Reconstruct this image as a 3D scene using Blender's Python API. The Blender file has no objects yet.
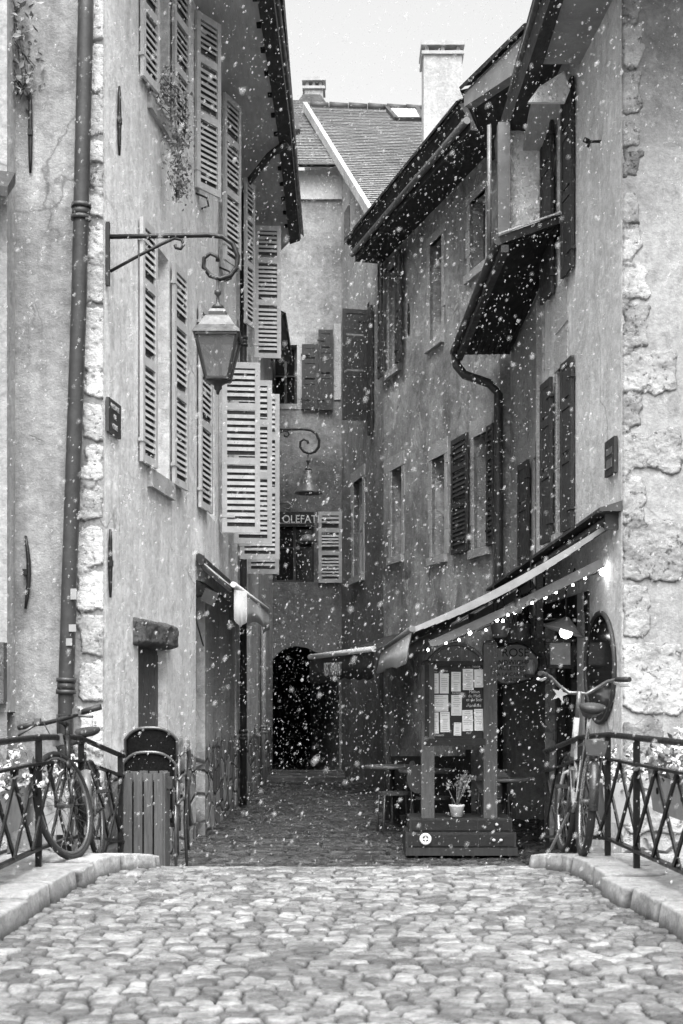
import bpy, math, random
import numpy as np
from mathutils import Vector, Matrix
random.seed(7); np.random.seed(7)
R = math.radians
SC = bpy.context.scene
COL = SC.collection
F = 1423.0          # focal length in pixels of the survey photograph
HZ = 700.0          # horizon row
EYE = 1.1           # eye height above the bridge crest

def P(px, py, Y):   # survey: picture position at a known distance -> metres
    return Vector(((px-341.5)*Y/F, Y, EYE-(py-HZ)*Y/F))

# ------------------------------------------------------------------ materials
def newmat(name):
    m = bpy.data.materials.new(name); m.use_nodes = True
    nt = m.node_tree; nt.nodes.clear()
    out = nt.nodes.new('ShaderNodeOutputMaterial'); b = nt.nodes.new('ShaderNodeBsdfPrincipled')
    nt.links.new(b.outputs[0], out.inputs[0])
    return m, nt, b

class N:
    """tiny helper for wiring float/vector nodes"""
    def __init__(s, nt): s.nt = nt; s._pos = None
    def put(s, sock, v):
        if hasattr(v, 'links') or hasattr(v, 'is_output'): s.nt.links.new(v, sock)
        elif sock.type == 'RGBA' and not hasattr(v, '__len__'): sock.default_value = (v, v, v, 1)
        else: sock.default_value = v
    def math(s, op, a, b=0.0, clamp=False):
        n = s.nt.nodes.new('ShaderNodeMath'); n.operation = op; n.use_clamp = clamp
        s.put(n.inputs[0], a); s.put(n.inputs[1], b); return n.outputs[0]
    def mul(s, a, b): return s.math('MULTIPLY', a, b)
    def add(s, a, b): return s.math('ADD', a, b)
    def pos(s):
        if s._pos is None:
            s._pos = s.nt.nodes.new('ShaderNodeNewGeometry').outputs['Position']
        return s._pos
    def uv(s): return s.nt.nodes.new('ShaderNodeUVMap').outputs[0]
    def scale(s, v, sc):
        n = s.nt.nodes.new('ShaderNodeVectorMath'); n.operation = 'MULTIPLY'
        s.put(n.inputs[0], v); n.inputs[1].default_value = sc; return n.outputs[0]
    def noise(s, sc, det=6, rough=.6, vec=None, dist=0):
        n = s.nt.nodes.new('ShaderNodeTexNoise'); s.put(n.inputs['Vector'], vec or s.pos())
        n.inputs['Scale'].default_value = sc; n.inputs['Detail'].default_value = det
        n.inputs['Roughness'].default_value = rough; n.inputs['Distortion'].default_value = dist
        return n.outputs[0]
    def warp(s, v, amt):
        t = s.nt.nodes.new('ShaderNodeTexNoise'); s.put(t.inputs['Vector'], v); t.inputs['Scale'].default_value = 1.6; t.inputs['Detail'].default_value = 6
        a = s.nt.nodes.new('ShaderNodeVectorMath'); a.operation = 'SCALE'; s.put(a.inputs[0], t.outputs[1]); a.inputs['Scale'].default_value = amt
        r = s.nt.nodes.new('ShaderNodeVectorMath'); r.operation = 'ADD'; s.put(r.inputs[0], v); s.put(r.inputs[1], a.outputs[0]); return r.outputs[0]
    def vor(s, sc, feat='F1', vec=None, out=0, rnd=1.0):
        n = s.nt.nodes.new('ShaderNodeTexVoronoi'); n.feature = feat; s.put(n.inputs['Vector'], vec or s.pos())
        n.inputs['Scale'].default_value = sc; n.inputs['Randomness'].default_value = rnd; return n.outputs[out]
    def ramp(s, v, a, b, lo=0.0, hi=1.0):
        n = s.nt.nodes.new('ShaderNodeMapRange'); n.clamp = True
        s.put(n.inputs[0], v); n.inputs[1].default_value = a; n.inputs[2].default_value = b
        s.put(n.inputs[3], lo); s.put(n.inputs[4], hi); return n.outputs[0]
    def mix(s, f, a, b):
        n = s.nt.nodes.new('ShaderNodeMix'); n.data_type = 'FLOAT'
        s.put(n.inputs[0], f); s.put(n.inputs[2], a); s.put(n.inputs[3], b); return n.outputs[0]
    def sep(s, v, i):
        n = s.nt.nodes.new('ShaderNodeSeparateXYZ'); s.put(n.inputs[0], v); return n.outputs[i]
    def attr(s, name):
        n = s.nt.nodes.new('ShaderNodeAttribute'); n.attribute_name = name; return n.outputs['Fac']
    def bump(s, b, h, strength=.4, dist=.02):
        n = s.nt.nodes.new('ShaderNodeBump'); n.inputs['Strength'].default_value = strength
        n.inputs['Distance'].default_value = dist; s.put(n.inputs['Height'], h)
        s.nt.links.new(n.outputs[0], b.inputs['Normal'])

def plaster(name, lo, hi, streak=.3, patch=None, plinth=None, rough=.85, sc=1.0, stone=(.16, .5), upper=None, grime=.70):
    """old lime plaster: blotches, runs of rain, flaked patches, a rubble foot below height `plinth`"""
    m, nt, b = newmat(name); n = N(nt)
    big = n.noise(.75*sc, 9, .66, dist=.4)
    c = n.ramp(big, .34, .66, lo, hi)
    c = n.mul(c, n.ramp(n.noise(3.6, 8, .7), .3, .7, .82, 1.12))
    c = n.mul(c, n.ramp(n.noise(26, 4, .7), .3, .72, .84, 1.1))
    st = n.noise(1.0, 5, .65, n.scale(n.pos(), (5.5, 5.5, .32)))
    c = n.mul(c, n.ramp(st, .42, .70, 1.0, 1.0-streak))
    st2 = n.noise(1.0, 4, .6, n.scale(n.pos(), (16, 16, .6)))
    c = n.mul(c, n.ramp(st2, .45, .75, 1.0, 1.0-streak*.5))
    c = n.mul(c, n.ramp(n.noise(11, 9, .8, dist=.3), .36, .64, .72, 1.14))
    c = n.mul(c, n.ramp(n.noise(1.5, 9, .74, dist=1.2), .30, .46, grime, 1.0))
    crack = n.vor(.55, 'DISTANCE_TO_EDGE', n.scale(n.warp(n.pos(), .5), (1, 1, .6)))
    c = n.mul(c, n.mix(n.ramp(n.noise(.7, 3, .5), .45, .6), 1.0, n.ramp(crack, .0, .006, .5, 1.0)))
    rp = n.ramp(n.noise(.8, 3, .5, n.scale(n.pos(), (1.3, 1.3, .9))), .62, .63)
    c = n.mul(c, n.mix(rp, 1.0, 1.14))
    h = n.add(n.mul(n.noise(55, 4, .7), .35), n.mul(n.noise(5, 5, .6), 1.0))
    if patch:
        pm = n.ramp(n.noise(1.7, 8, .72, dist=.8), patch[1], patch[1]+.035)
        c = n.mix(pm, c, n.mul(n.ramp(n.noise(14, 6, .8), .3, .7, .55, 1.25), patch[0]))
        h = n.add(h, n.mul(pm, -.6))
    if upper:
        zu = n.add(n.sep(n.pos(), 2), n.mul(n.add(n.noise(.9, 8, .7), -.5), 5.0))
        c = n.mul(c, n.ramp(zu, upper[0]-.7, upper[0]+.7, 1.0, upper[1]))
    if plinth is not None:
        wv = n.scale(n.pos(), (2.6, 2.6, 3.8))
        e = n.ramp(n.vor(1.0, 'DISTANCE_TO_EDGE', wv), .01, .10)
        cell = n.sep(n.vor(1.0, 'F1', wv, 1), 0)
        rc = n.mul(n.mix(cell, stone[0], stone[1]), n.ramp(n.noise(18, 6, .8), .3, .7, .55, 1.2))
        rc = n.mul(rc, n.mix(e, .42, 1.0))
        z = n.add(n.sep(n.pos(), 2), n.mul(n.add(n.noise(1.6, 6, .7), -.5), 1.3))
        f = n.ramp(z, plinth-.03, plinth+.03, 1, 0)
        c = n.mix(f, c, rc); h = n.add(h, n.mul(f, n.add(n.mul(e, 1.4), -.8)))
    n.put(b.inputs['Base Color'], c); b.inputs['Roughness'].default_value = rough
    b.inputs['Specular IOR Level'].default_value = .25
    n.bump(b, h, .7, .03)
    return m

def simple(name, lo, hi=None, rough=.5, sc=8, metal=0, bump=.15, grain=None, spec=.4):
    """paint, iron, wood: a value that wanders between lo and hi"""
    m, nt, b = newmat(name); n = N(nt); hi = lo if hi is None else hi
    vec = n.scale(n.pos(), grain) if grain else None
    v = n.noise(sc, 7, .68, vec)
    n.put(b.inputs['Base Color'], n.ramp(v, .32, .68, lo, hi))
    n.put(b.inputs['Roughness'], n.ramp(n.noise(sc*2.2, 4, .6), .3, .7, max(rough-.15, .05), min(rough+.15, 1)))
    b.inputs['Metallic'].default_value = metal; b.inputs['Specular IOR Level'].default_value = spec
    if bump: n.bump(b, n.noise(sc*5, 4, .6, vec), bump, .01)
    return m

def stone_mat(name, lo, hi, pit=.6, sc=1.0, joints=False):
    m, nt, b = newmat(name); n = N(nt)
    c = n.ramp(n.noise(2.4*sc, 8, .7), .33, .67, lo, hi)
    pits = n.ramp(n.noise(20*sc, 7, .78), .34, .42)
    c = n.mul(c, n.mix(pits, 1-pit, 1.0))
    c = n.mul(c, n.ramp(n.noise(70*sc, 3, .6), .3, .7, .85, 1.1))
    if joints:
        c = n.mul(c, n.ramp(n.attr('tone'), 0, 1, .62, 1.12)); c = n.mix(n.attr('joint'), n.mul(c, .28), c)
    n.put(b.inputs['Base Color'], c); b.inputs['Roughness'].default_value = .85
    b.inputs['Specular IOR Level'].default_value = .2
    n.bump(b, n.add(n.mul(pits, 1.0), n.noise(40*sc, 5, .7)), .8, .02)
    return m

def attr_stone(name, rough=.5, lo=.1, hi=.55, spec=.4, dirt=.5):
    """setts: every stone its own tone (attribute), grit and stains over them, dark earth in the joints"""
    m, nt, b = newmat(name); n = N(nt)
    c = n.ramp(n.attr('tone'), 0, 1, lo, hi)
    c = n.mul(c, n.ramp(n.noise(34, 8, .8), .33, .66, .5, 1.25))
    c = n.mul(c, n.ramp(n.noise(7, 7, .72), .36, .6, 1-dirt, 1.12))
    c = n.mul(c, n.ramp(n.noise(.9, 5, .6), .35, .65, .8, 1.1))
    j = n.math('MULTIPLY', n.attr('joint'), n.ramp(n.noise(40, 5, .8), .28, .44, .35, 1.0), True)
    c = n.mix(j, n.mul(c, .06), c)
    n.put(b.inputs['Base Color'], c)
    n.put(b.inputs['Roughness'], n.ramp(n.noise(9, 6, .75), .35, .65, rough-.2, rough+.25))
    b.inputs['Specular IOR Level'].default_value = spec
    n.bump(b, n.noise(70, 6, .78), .9, .012)
    return m

def tile_mat(name, lo, hi):
    m, nt, b = newmat(name); n = N(nt)
    br = nt.nodes.new('ShaderNodeTexBrick'); n.put(br.inputs['Vector'], n.uv())
    br.inputs['Scale'].default_value = 1; br.inputs['Brick Width'].default_value = .17; br.inputs['Row Height'].default_value = .2
    br.inputs['Mortar Size'].default_value = .008; br.inputs['Bias'].default_value = 0
    br.inputs['Color1'].default_value = (lo, lo, lo, 1); br.inputs['Color2'].default_value = (hi, hi, hi, 1)
    br.inputs['Mortar'].default_value = (lo*.35, lo*.35, lo*.35, 1)
    c = n.mul(n.sep(br.outputs[0], 0), n.ramp(n.noise(1.3, 8, .7), .3, .7, .65, 1.25))
    n.put(b.inputs['Base Color'], c); b.inputs['Roughness'].default_value = .6
    n.bump(b, n.noise(30, 4, .7), .3, .01)
    return m

def glass_mat(name, v=.02, rough=.08):
    m, nt, b = newmat(name); n = N(nt)
    n.put(b.inputs['Base Color'], n.ramp(n.noise(2.5, 4, .6), .3, .7, v*.5, v*1.6))
    b.inputs['Roughness'].default_value = rough; b.inputs['Specular IOR Level'].default_value = .5
    n.bump(b, n.noise(2.2, 2, .5), .05, .02)
    return m

def emit_mat(name, s):
    m, nt, b = newmat(name)
    b.inputs['Base Color'].default_value = (.8, .8, .8, 1)
    b.inputs['Emission Color'].default_value = (1, 1, 1, 1); b.inputs['Emission Strength'].default_value = s
    return m

def see_through_mat(name, v, alpha, rough=.4):
    m, nt, b = newmat(name)
    b.inputs['Base Color'].default_value = (v, v, v, 1); b.inputs['Roughness'].default_value = rough
    b.inputs['Alpha'].default_value = alpha
    return m

MT = dict(
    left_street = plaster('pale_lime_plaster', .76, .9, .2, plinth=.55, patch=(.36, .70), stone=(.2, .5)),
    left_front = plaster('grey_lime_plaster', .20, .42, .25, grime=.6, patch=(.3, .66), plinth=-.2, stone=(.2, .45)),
    next_front = plaster('white_lime_plaster', .34, .46, .2),
    far_left = plaster('worn_plaster', .48, .74, .15, grime=.5, plinth=.55, stone=(.16, .45)),
    right_pale = plaster('cream_plaster', .64, .82, .15, patch=(.34, .72)),
    right_front = plaster('cream_render', .34, .48, .15, plinth=-.1, stone=(.3, .6), upper=(6.4, .32)),  # upper: shade of the eave painted into the top of this wall
    right_dim = plaster('dim_plaster', .32, .5, .2),
    mid = plaster('weathered_plaster', .19, .58, .22, grime=.4, patch=(.62, .58), sc=1.5),
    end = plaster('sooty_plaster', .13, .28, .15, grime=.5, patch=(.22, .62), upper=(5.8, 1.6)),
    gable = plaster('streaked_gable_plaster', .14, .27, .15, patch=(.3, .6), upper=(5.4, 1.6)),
    end_pale = plaster('pale_gable_plaster', .36, .5, .15),
    quoin_pale = stone_mat('pale_limestone', .4, .72, .5, 1.0, True),
    quoin_worn = stone_mat('worn_limestone', .12, .42, .7, 1.0, True),
    dress_l = stone_mat('pale_dressed_stone', .5, .74, .3),
    dress = stone_mat('dressed_stone', .34, .52, .4),
    dark_stone = stone_mat('dark_tuff', .06, .15, .7),
    panel_stone = stone_mat('lit_rubble', .74, .92, .45, 1.8),
    quoin_mid = stone_mat('rough_limestone', .2, .56, .6, .8, True),
    wall_stone = stone_mat('rubble_stone', .26, .6, .55, .8),
    kerb = stone_mat('kerb_stone', .42, .66, .35),
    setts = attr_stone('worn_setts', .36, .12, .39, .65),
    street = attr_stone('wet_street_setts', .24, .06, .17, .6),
    pale_paint = simple('pale_shutter_paint', .40, .56, .5, 6),
    grey_paint = simple('grey_shutter_paint', .3, .46, .55, 6),
    dark_wood = simple('dark_shutter_wood', .02, .05, .6, 6, grain=(8, 8, 1)),
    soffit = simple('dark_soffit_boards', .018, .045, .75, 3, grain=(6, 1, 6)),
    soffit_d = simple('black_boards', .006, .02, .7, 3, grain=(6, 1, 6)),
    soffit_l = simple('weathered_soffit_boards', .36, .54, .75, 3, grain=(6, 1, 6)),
    fascia = simple('fascia_boards', .22, .34, .7, 4),
    zinc = simple('zinc_sheet', .12, .2, .45, 5, .3),
    pipe = simple('painted_pipe', .022, .05, .45, 5),
    pipe_l = simple('pale_pipe', .25, .36, .45, 5),
    iron = simple('wrought_iron', .012, .03, .45, 12, .4),
    rail = simple('rail_paint', .006, .014, .4, 12, .2),
    lampmetal = simple('lamp_sheet_metal', .03, .06, .4, 12, .4),
    lamptop = simple('lamp_roof_metal', .06, .12, .4, 10, .2),
    frame = simple('window_frame_paint', .35, .5, .5, 6),
    frame_d = simple('dark_frame_paint', .03, .06, .5, 6),
    glass = glass_mat('window_glass'),
    glass_d = glass_mat('shop_glass', .008, .12),
    curtain = simple('net_curtain', .3, .42, .9, 4),
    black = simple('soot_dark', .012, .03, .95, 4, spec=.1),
    tile = tile_mat('roof_tiles', .15, .26),
    tile_d = tile_mat('old_roof_tiles', .10, .2),
    wood = simple('weathered_wood', .016, .04, .7, 5, grain=(10, 10, 1)),
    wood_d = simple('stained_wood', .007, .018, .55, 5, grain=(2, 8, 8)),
    wood_v = simple('stained_post_wood', .05, .10, .6, 5, grain=(10, 10, 1)),
    bin = simple('bin_slats', .05, .10, .7, 6, grain=(14, 14, 1)),
    rattan = simple('dark_rattan', .004, .014, .7, 40, bump=.6, spec=.12),
    tube = simple('grey_tube', .10, .16, .35, 8, .5),
    rubber = simple('tyre_rubber', .012, .025, .7, 20),
    chrome = simple('bright_metal', .5, .6, .25, 20, .9),
    bike_d = simple('dark_bike_paint', .01, .03, .3, 10),
    bike_g = simple('grey_bike_paint', .22, .36, .3, 10),
    leather = simple('saddle_cover', .02, .035, .5, 20),
    plastic_w = simple('white_plastic', .6, .7, .4, 10),
    cloth = simple('pale_awning_cloth', .5, .64, .85, 4),
    cloth_d = simple('dark_awning_cloth', .03, .06, .85, 4),
    cloth_m = simple('grey_awning_cloth', .2, .32, .85, 4),
    paper = simple('paper', .74, .8, .8, 10),
    board = simple('black_board', .008, .015, .5, 8),
    sign = simple('sign_board', .02, .045, .6, 8),
    sign_l = simple('sign_face', .26, .36, .6, 8),
    ink = simple('sign_lettering', .55, .62, .7, 8),
    ink_d = simple('dark_lettering', .015, .02, .7, 8),
    pot = simple('white_pot', .65, .75, .5, 8),
    leaf = simple('leaves', .05, .13, .6, 9),
    leaf_l = simple('pale_leaves', .13, .3, .6, 9),
    petal = simple('white_petals', .6, .8, .7, 9),
    box = simple('grey_planter', .3, .42, .7, 8),
    snow = see_through_mat('snowflake', .66, .26, .9),
    lampglass = see_through_mat('lantern_glass', .14, .68, .15),
    bulb = emit_mat('lit_bulb', 12.0),
    bulb_s = emit_mat('lit_lantern', 2.2),
    water = glass_mat('canal_water', .03, .1),
    ground = simple('bank_earth', .08, .16, .9, 1.5),
)

# ------------------------------------------------------------------ mesh builder
class MB:
    def __init__(s): s.v = []; s.f = []; s.sm = []; s.uv = {}
    def quad(s, pts, uvs=None, smooth=False):
        b = len(s.v); s.v += [Vector(p) for p in pts]; s.f.append(tuple(range(b, b+len(pts)))); s.sm.append(smooth)
        if uvs: s.uv[len(s.f)-1] = uvs
    def hexa(s, c):   # 8 corners: bottom 4 then top 4
        b = len(s.v); s.v += [Vector(p) for p in c]
        for q in ((0,3,2,1),(4,5,6,7),(0,1,5,4),(1,2,6,5),(2,3,7,6),(3,0,4,7)):
            s.f.append(tuple(b+i for i in q)); s.sm.append(False)
    def box(s, c, size, rz=0.0, M=None):
        hx, hy, hz = size[0]/2, size[1]/2, size[2]/2
        pts = [Vector((x*hx, y*hy, z*hz)) for z in (-1, 1) for x, y in ((-1,-1),(1,-1),(1,1),(-1,1))]
        m = M or Matrix.Rotation(rz, 3, 'Z')
        s.hexa([m @ p + Vector(c) for p in pts])
    def bar(s, a, b, w, t, up=(0, 0, 1)):
        a = Vector(a); b = Vector(b); d = (b-a).normalized(); up = Vector(up)
        if abs(d.dot(up)) > .97: up = Vector((0, 1, 0)) if abs(d.y) < .9 else Vector((1, 0, 0))
        x = d.cross(up).normalized(); y = x.cross(d).normalized()
        x = x*w/2; y = y*t/2
        s.hexa([a-x-y, a+x-y, a+x+y, a-x+y, b-x-y, b+x-y, b+x+y, b-x+y])
    def tube(s, pts, r, seg=8, closed=False, cap=True):
        pts = [Vector(p) for p in pts]; n = len(pts); b = len(s.v)
        rs = r if hasattr(r, '__len__') else [r]*n
        ref = None
        for i, p in enumerate(pts):
            if closed: d = pts[(i+1) % n]-pts[i-1]
            else: d = pts[min(i+1, n-1)]-pts[max(i-1, 0)]
            d.normalize()
            if ref is None:
                ref = Vector((0, 0, 1)) if abs(d.z) < .9 else Vector((1, 0, 0))
            u = (ref - d*ref.dot(d)).normalized(); ref = u; w = d.cross(u)
            for k in range(seg):
                a = 2*math.pi*k/seg
                s.v.append(p+(u*math.cos(a)+w*math.sin(a))*rs[i])
        for i in range(n if closed else n-1):
            j = (i+1) % n
            for k in range(seg):
                l = (k+1) % seg
                s.f.append((b+i*seg+k, b+i*seg+l, b+j*seg+l, b+j*seg+k)); s.sm.append(True)
        if cap and not closed:
            s.f.append(tuple(b+k for k in reversed(range(seg)))); s.sm.append(False)
            s.f.append(tuple(b+(n-1)*seg+k for k in range(seg))); s.sm.append(False)
    def lathe(s, prof, c, seg=16, smooth=True, rot=0):
        b = len(s.v); c = Vector(c)
        for r, z in prof:
            for k in range(seg):
                a = 2*math.pi*(k+.5)/seg+rot
                s.v.append(c+Vector((r*math.cos(a), r*math.sin(a), z)))
        for i in range(len(prof)-1):
            for k in range(seg):
                l = (k+1) % seg
                s.f.append((b+i*seg+k, b+i*seg+l, b+(i+1)*seg+l, b+(i+1)*seg+k)); s.sm.append(smooth)
        s.f.append(tuple(b+k for k in reversed(range(seg)))); s.sm.append(False)
        e = b+(len(prof)-1)*seg; s.f.append(tuple(e+k for k in range(seg))); s.sm.append(False)
    def prism(s, poly, d):       # polygon of 3-D points pushed along vector d
        b = len(s.v); d = Vector(d); n = len(poly)
        s.v += [Vector(p) for p in poly]+[Vector(p)+d for p in poly]
        s.f.append(tuple(range(b, b+n))); s.f.append(tuple(b+n+i for i in reversed(range(n)))); s.sm += [False, False]
        for i in range(n):
            j = (i+1) % n; s.f.append((b+i, b+n+i, b+n+j, b+j)); s.sm.append(False)
    def leaf(s, p, size, dirv=None):
        d = Vector(dirv) if dirv is not None else Vector((random.gauss(0, 1), random.gauss(0, 1), random.gauss(0, 1)))
        d.normalize(); u = d.orthogonal().normalized(); u.rotate(Matrix.Rotation(random.random()*6.28, 3, d)); w = d.cross(u)
        p = Vector(p)
        s.quad([p-u*size*.5, p+w*size*.28+d*size*.06, p+u*size*.6, p-w*size*.28+d*size*.06])
    def build(s, name, mat, parent=None, recalc=True):
        me = bpy.data.meshes.new(name)
        me.from_pydata([tuple(v) for v in s.v], [], s.f)
        me.polygons.foreach_set('use_smooth', s.sm)
        if s.uv:
            l = me.uv_layers.new(name='UVMap')
            for pi, uvs in s.uv.items():
                for li, uv in zip(me.polygons[pi].loop_indices, uvs): l.data[li].uv = uv
        me.materials.append(MT[mat] if isinstance(mat, str) else mat)
        if recalc:
            import bmesh
            bm = bmesh.new(); bm.from_mesh(me); bmesh.ops.recalc_face_normals(bm, faces=bm.faces); bm.to_mesh(me); bm.free()
        me.update()
        o = bpy.data.objects.new(name, me); COL.objects.link(o)
        if parent: attach(o, parent)
        return o

ROOTW = {}
def attach(o, parent):       # mesh data are in world space: keep them there
    o.parent = parent
    o.matrix_parent_inverse = ROOTW.get(parent.name, Matrix.Identity(4))

def thing(name, label, cat, loc=(0, 0, 0), group=None):
    o = bpy.data.objects.new(name, None); COL.objects.link(o)
    o.location = loc; o.empty_display_size = .1
    o['label'] = label; o['category'] = cat
    if group: o['group'] = group
    ROOTW[o.name] = Matrix.Translation(Vector(loc)).inverted()
    return o

def tag(o, label, cat, group=None):
    o['label'] = label; o['category'] = cat
    if group: o['group'] = group
    return o

def copy_thing(root, offset, label):
    r = root.copy(); COL.objects.link(r); r.location = Vector(root.location)+Vector(offset); r['label'] = label
    def rec(src, dst):
        for ch in [c for c in ALLOBJ() if c.parent == src]:
            c = ch.copy(); COL.objects.link(c); c.parent = dst; rec(ch, c)
    rec(root, r)
    return r
def ALLOBJ(): return list(COL.objects)

def text(body, size, loc, rot, mat, parent, name='lettering', ext=.002, ax='CENTER', sx=1.0):
    cu = bpy.data.curves.new(name, 'FONT'); cu.body = body; cu.size = size; cu.extrude = ext
    cu.align_x = ax; cu.align_y = 'CENTER'; cu.materials.append(MT[mat])
    o = bpy.data.objects.new(name, cu); COL.objects.link(o)
    me = bpy.data.meshes.new_from_object(o); bpy.data.objects.remove(o)
    me.transform(Matrix.Translation(loc) @ rot.to_4x4() @ Matrix.Diagonal((sx, 1, 1, 1)))
    o = bpy.data.objects.new(name, me); COL.objects.link(o)
    if parent:
        o.parent = parent; o.matrix_parent_inverse = ROOTW.get(parent.name, Matrix.Identity(4))
    return o
RFRONT = Matrix.Rotation(R(90), 3, 'X')                                       # facing the camera side (-Y)
RLEFT = Matrix.Rotation(R(90), 3, 'Z') @ Matrix.Rotation(R(90), 3, 'X')       # on the left wall, facing +X

def vnoise(x, y, seed=0):
    xi = np.floor(x).astype(np.int64); yi = np.floor(y).astype(np.int64); fx = x-xi; fy = y-yi
    def h(a, b):
        n = (a*374761393 + b*668265263 + seed*974711) & 0x7fffffff
        n = ((n ^ (n >> 13))*1274126177) & 0x7fffffff
        return ((n ^ (n >> 16)) & 0xffff)/65535.0
    u = fx*fx*(3-2*fx); v = fy*fy*(3-2*fy)
    return (h(xi, yi)*(1-u)+h(xi+1, yi)*u)*(1-v)+(h(xi, yi+1)*(1-u)+h(xi+1, yi+1)*u)*v
def fbm(x, y, o=4, seed=0):
    s = 0; a = .5; t = 0
    for i in range(o):
        s = s+a*vnoise(x*2**i, y*2**i, seed+i); t += a; a *= .55
    return s/t

def grid_object(name, X, Y, Z, mat, attrs=None, parent=None):
    r, c = X.shape
    me = bpy.data.meshes.new(name)
    me.vertices.add(r*c); me.vertices.foreach_set('co', np.stack([X, Y, Z], -1).astype(np.float32).ravel())
    idx = np.arange(r*c).reshape(r, c)
    q = np.stack([idx[:-1, :-1], idx[:-1, 1:], idx[1:, 1:], idx[1:, :-1]], -1).reshape(-1, 4)
    me.loops.add(q.size); me.loops.foreach_set('vertex_index', q.astype(np.int32).ravel())
    me.polygons.add(len(q)); me.polygons.foreach_set('loop_start', np.arange(0, q.size, 4, dtype=np.int32))
    me.polygons.foreach_set('use_smooth', np.ones(len(q), dtype=bool))
    me.update(calc_edges=True)
    for k, a in (attrs or {}).items():
        at = me.attributes.new(k, 'FLOAT', 'POINT'); at.data.foreach_set('value', a.astype(np.float32).ravel())
    me.materials.append(MT[mat]); me.validate()
    o = bpy.data.objects.new(name, me); COL.objects.link(o)
    if parent: attach(o, parent)
    return o

# ------------------------------------------------------------------ ground
def road_z(y):
    y = np.asarray(y, float)
    t = np.clip((y-8.9)/4.4, 0, 1)
    z = -.005*(9.0-np.clip(y, -2, 9.0))**2-.47*t*t*(3-2*t)
    return z + np.where(y > 14, (np.minimum(y, 34)-14)*.007, 0)
def rz(y): return float(road_z(y))

def setts(X, Y, w, h, seed, jit=.34):
    row = np.floor(Y/h)
    best = np.full(X.shape, 9.0); second = np.full(X.shape, 9.0); ident = np.zeros(X.shape)
    cx = np.zeros(X.shape); cy = np.zeros(X.shape)
    def hsh(a, b, k):
        n = np.sin(a*127.1+b*311.7+k*74.7+seed)*43758.5453
        return n-np.floor(n)
    for dr in (-1, 0, 1):
        rr = row+dr
        wr = w*(.8+.45*hsh(rr, rr*0, 1))
        off = hsh(rr, rr*0, 2)*w*3
        col0 = np.floor((X+off)/wr)
        for dc in (-1, 0, 1):
            cc = col0+dc
            px = (cc+.5+(hsh(cc, rr, 3)-.5)*2*jit)*wr-off
            py = (rr+.5+(hsh(cc, rr, 4)-.5)*.9*jit)*h
            ux = np.abs(X-px)/(wr*.5); uy = np.abs(Y-py)/(h*.5)
            d = (ux**5+uy**5)**.2
            closer = d < best
            second = np.where(closer, best, np.minimum(second, d))
            ident = np.where(closer, hsh(cc, rr, 5), ident); cx = np.where(closer, px, cx); cy = np.where(closer, py, cy)
            best = np.where(closer, d, best)
    return best, second-best, ident, cx, cy

def sett_field(name, x0, x1, y0, y1, res, w, h, mat, amp, seed, zoff=0):
    xs = np.arange(x0, x1+1e-6, res); ys = np.arange(y0, y1+1e-6, res)
    X, Y = np.meshgrid(xs, ys)
    wx = X+.10*(fbm(X*1.7, Y*1.7, 3, seed)-.5)+.035*(fbm(X*11, Y*11, 3, seed+4)-.5)
    wy = Y+.16*(fbm(X*.9+9, Y*.9, 3, seed+9)-.5)+.022*(fbm(X*9+5, Y*11, 3, seed+6)-.5)
    d, e, ident, cx, cy = setts(wx, wy, w, h, seed)
    edge = np.clip(e/.36, 0, 1); edge = edge*edge*(3-2*edge)
    t2 = (ident*7.13) % 1; t3 = (ident*13.7) % 1
    hgt = amp*edge*(.85+.3*t2)-amp*.15*np.clip(d, 0, 1.2)**4*edge
    hgt = hgt+edge*((wx-cx)*(t2-.5)*.09+(wy-cy)*(t3-.5)*.10)+.009*(fbm(X*24, Y*24, 4, seed+3)-.5)*edge
    Z = road_z(Y)+hgt-amp*.8+.02*(fbm(X*.8, Y*.8, 2, seed+20)-.5)+zoff
    joint = np.clip(edge*1.45-.38, 0, 1)
    return grid_object(name, X, Y, Z, mat, {'tone': ident, 'joint': joint})

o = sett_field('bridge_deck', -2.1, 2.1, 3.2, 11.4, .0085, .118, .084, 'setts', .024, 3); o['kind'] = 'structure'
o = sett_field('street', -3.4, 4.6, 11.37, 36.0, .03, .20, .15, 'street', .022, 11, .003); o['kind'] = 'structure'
mb = MB(); mb.quad([(-2.1, -8, -.46), (2.1, -8, -.46), (2.1, 3.25, rz(3.25)-.02), (-2.1, 3.25, rz(3.25)-.02)])
mb.build('path', 'setts')['kind'] = 'structure'
mb = MB(); mb.quad([(-600, -600, -1.9), (600, -600, -1.9), (600, 600, -1.9), (-600, 600, -1.9)])
mb.build('ground', 'ground')['kind'] = 'structure'
mb = MB(); mb.quad([(-90, .5, -1.5), (90, .5, -1.5), (90, 11.9, -1.5), (-90, 11.9, -1.5)])
mb.build('water', 'water')['kind'] = 'structure'

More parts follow.
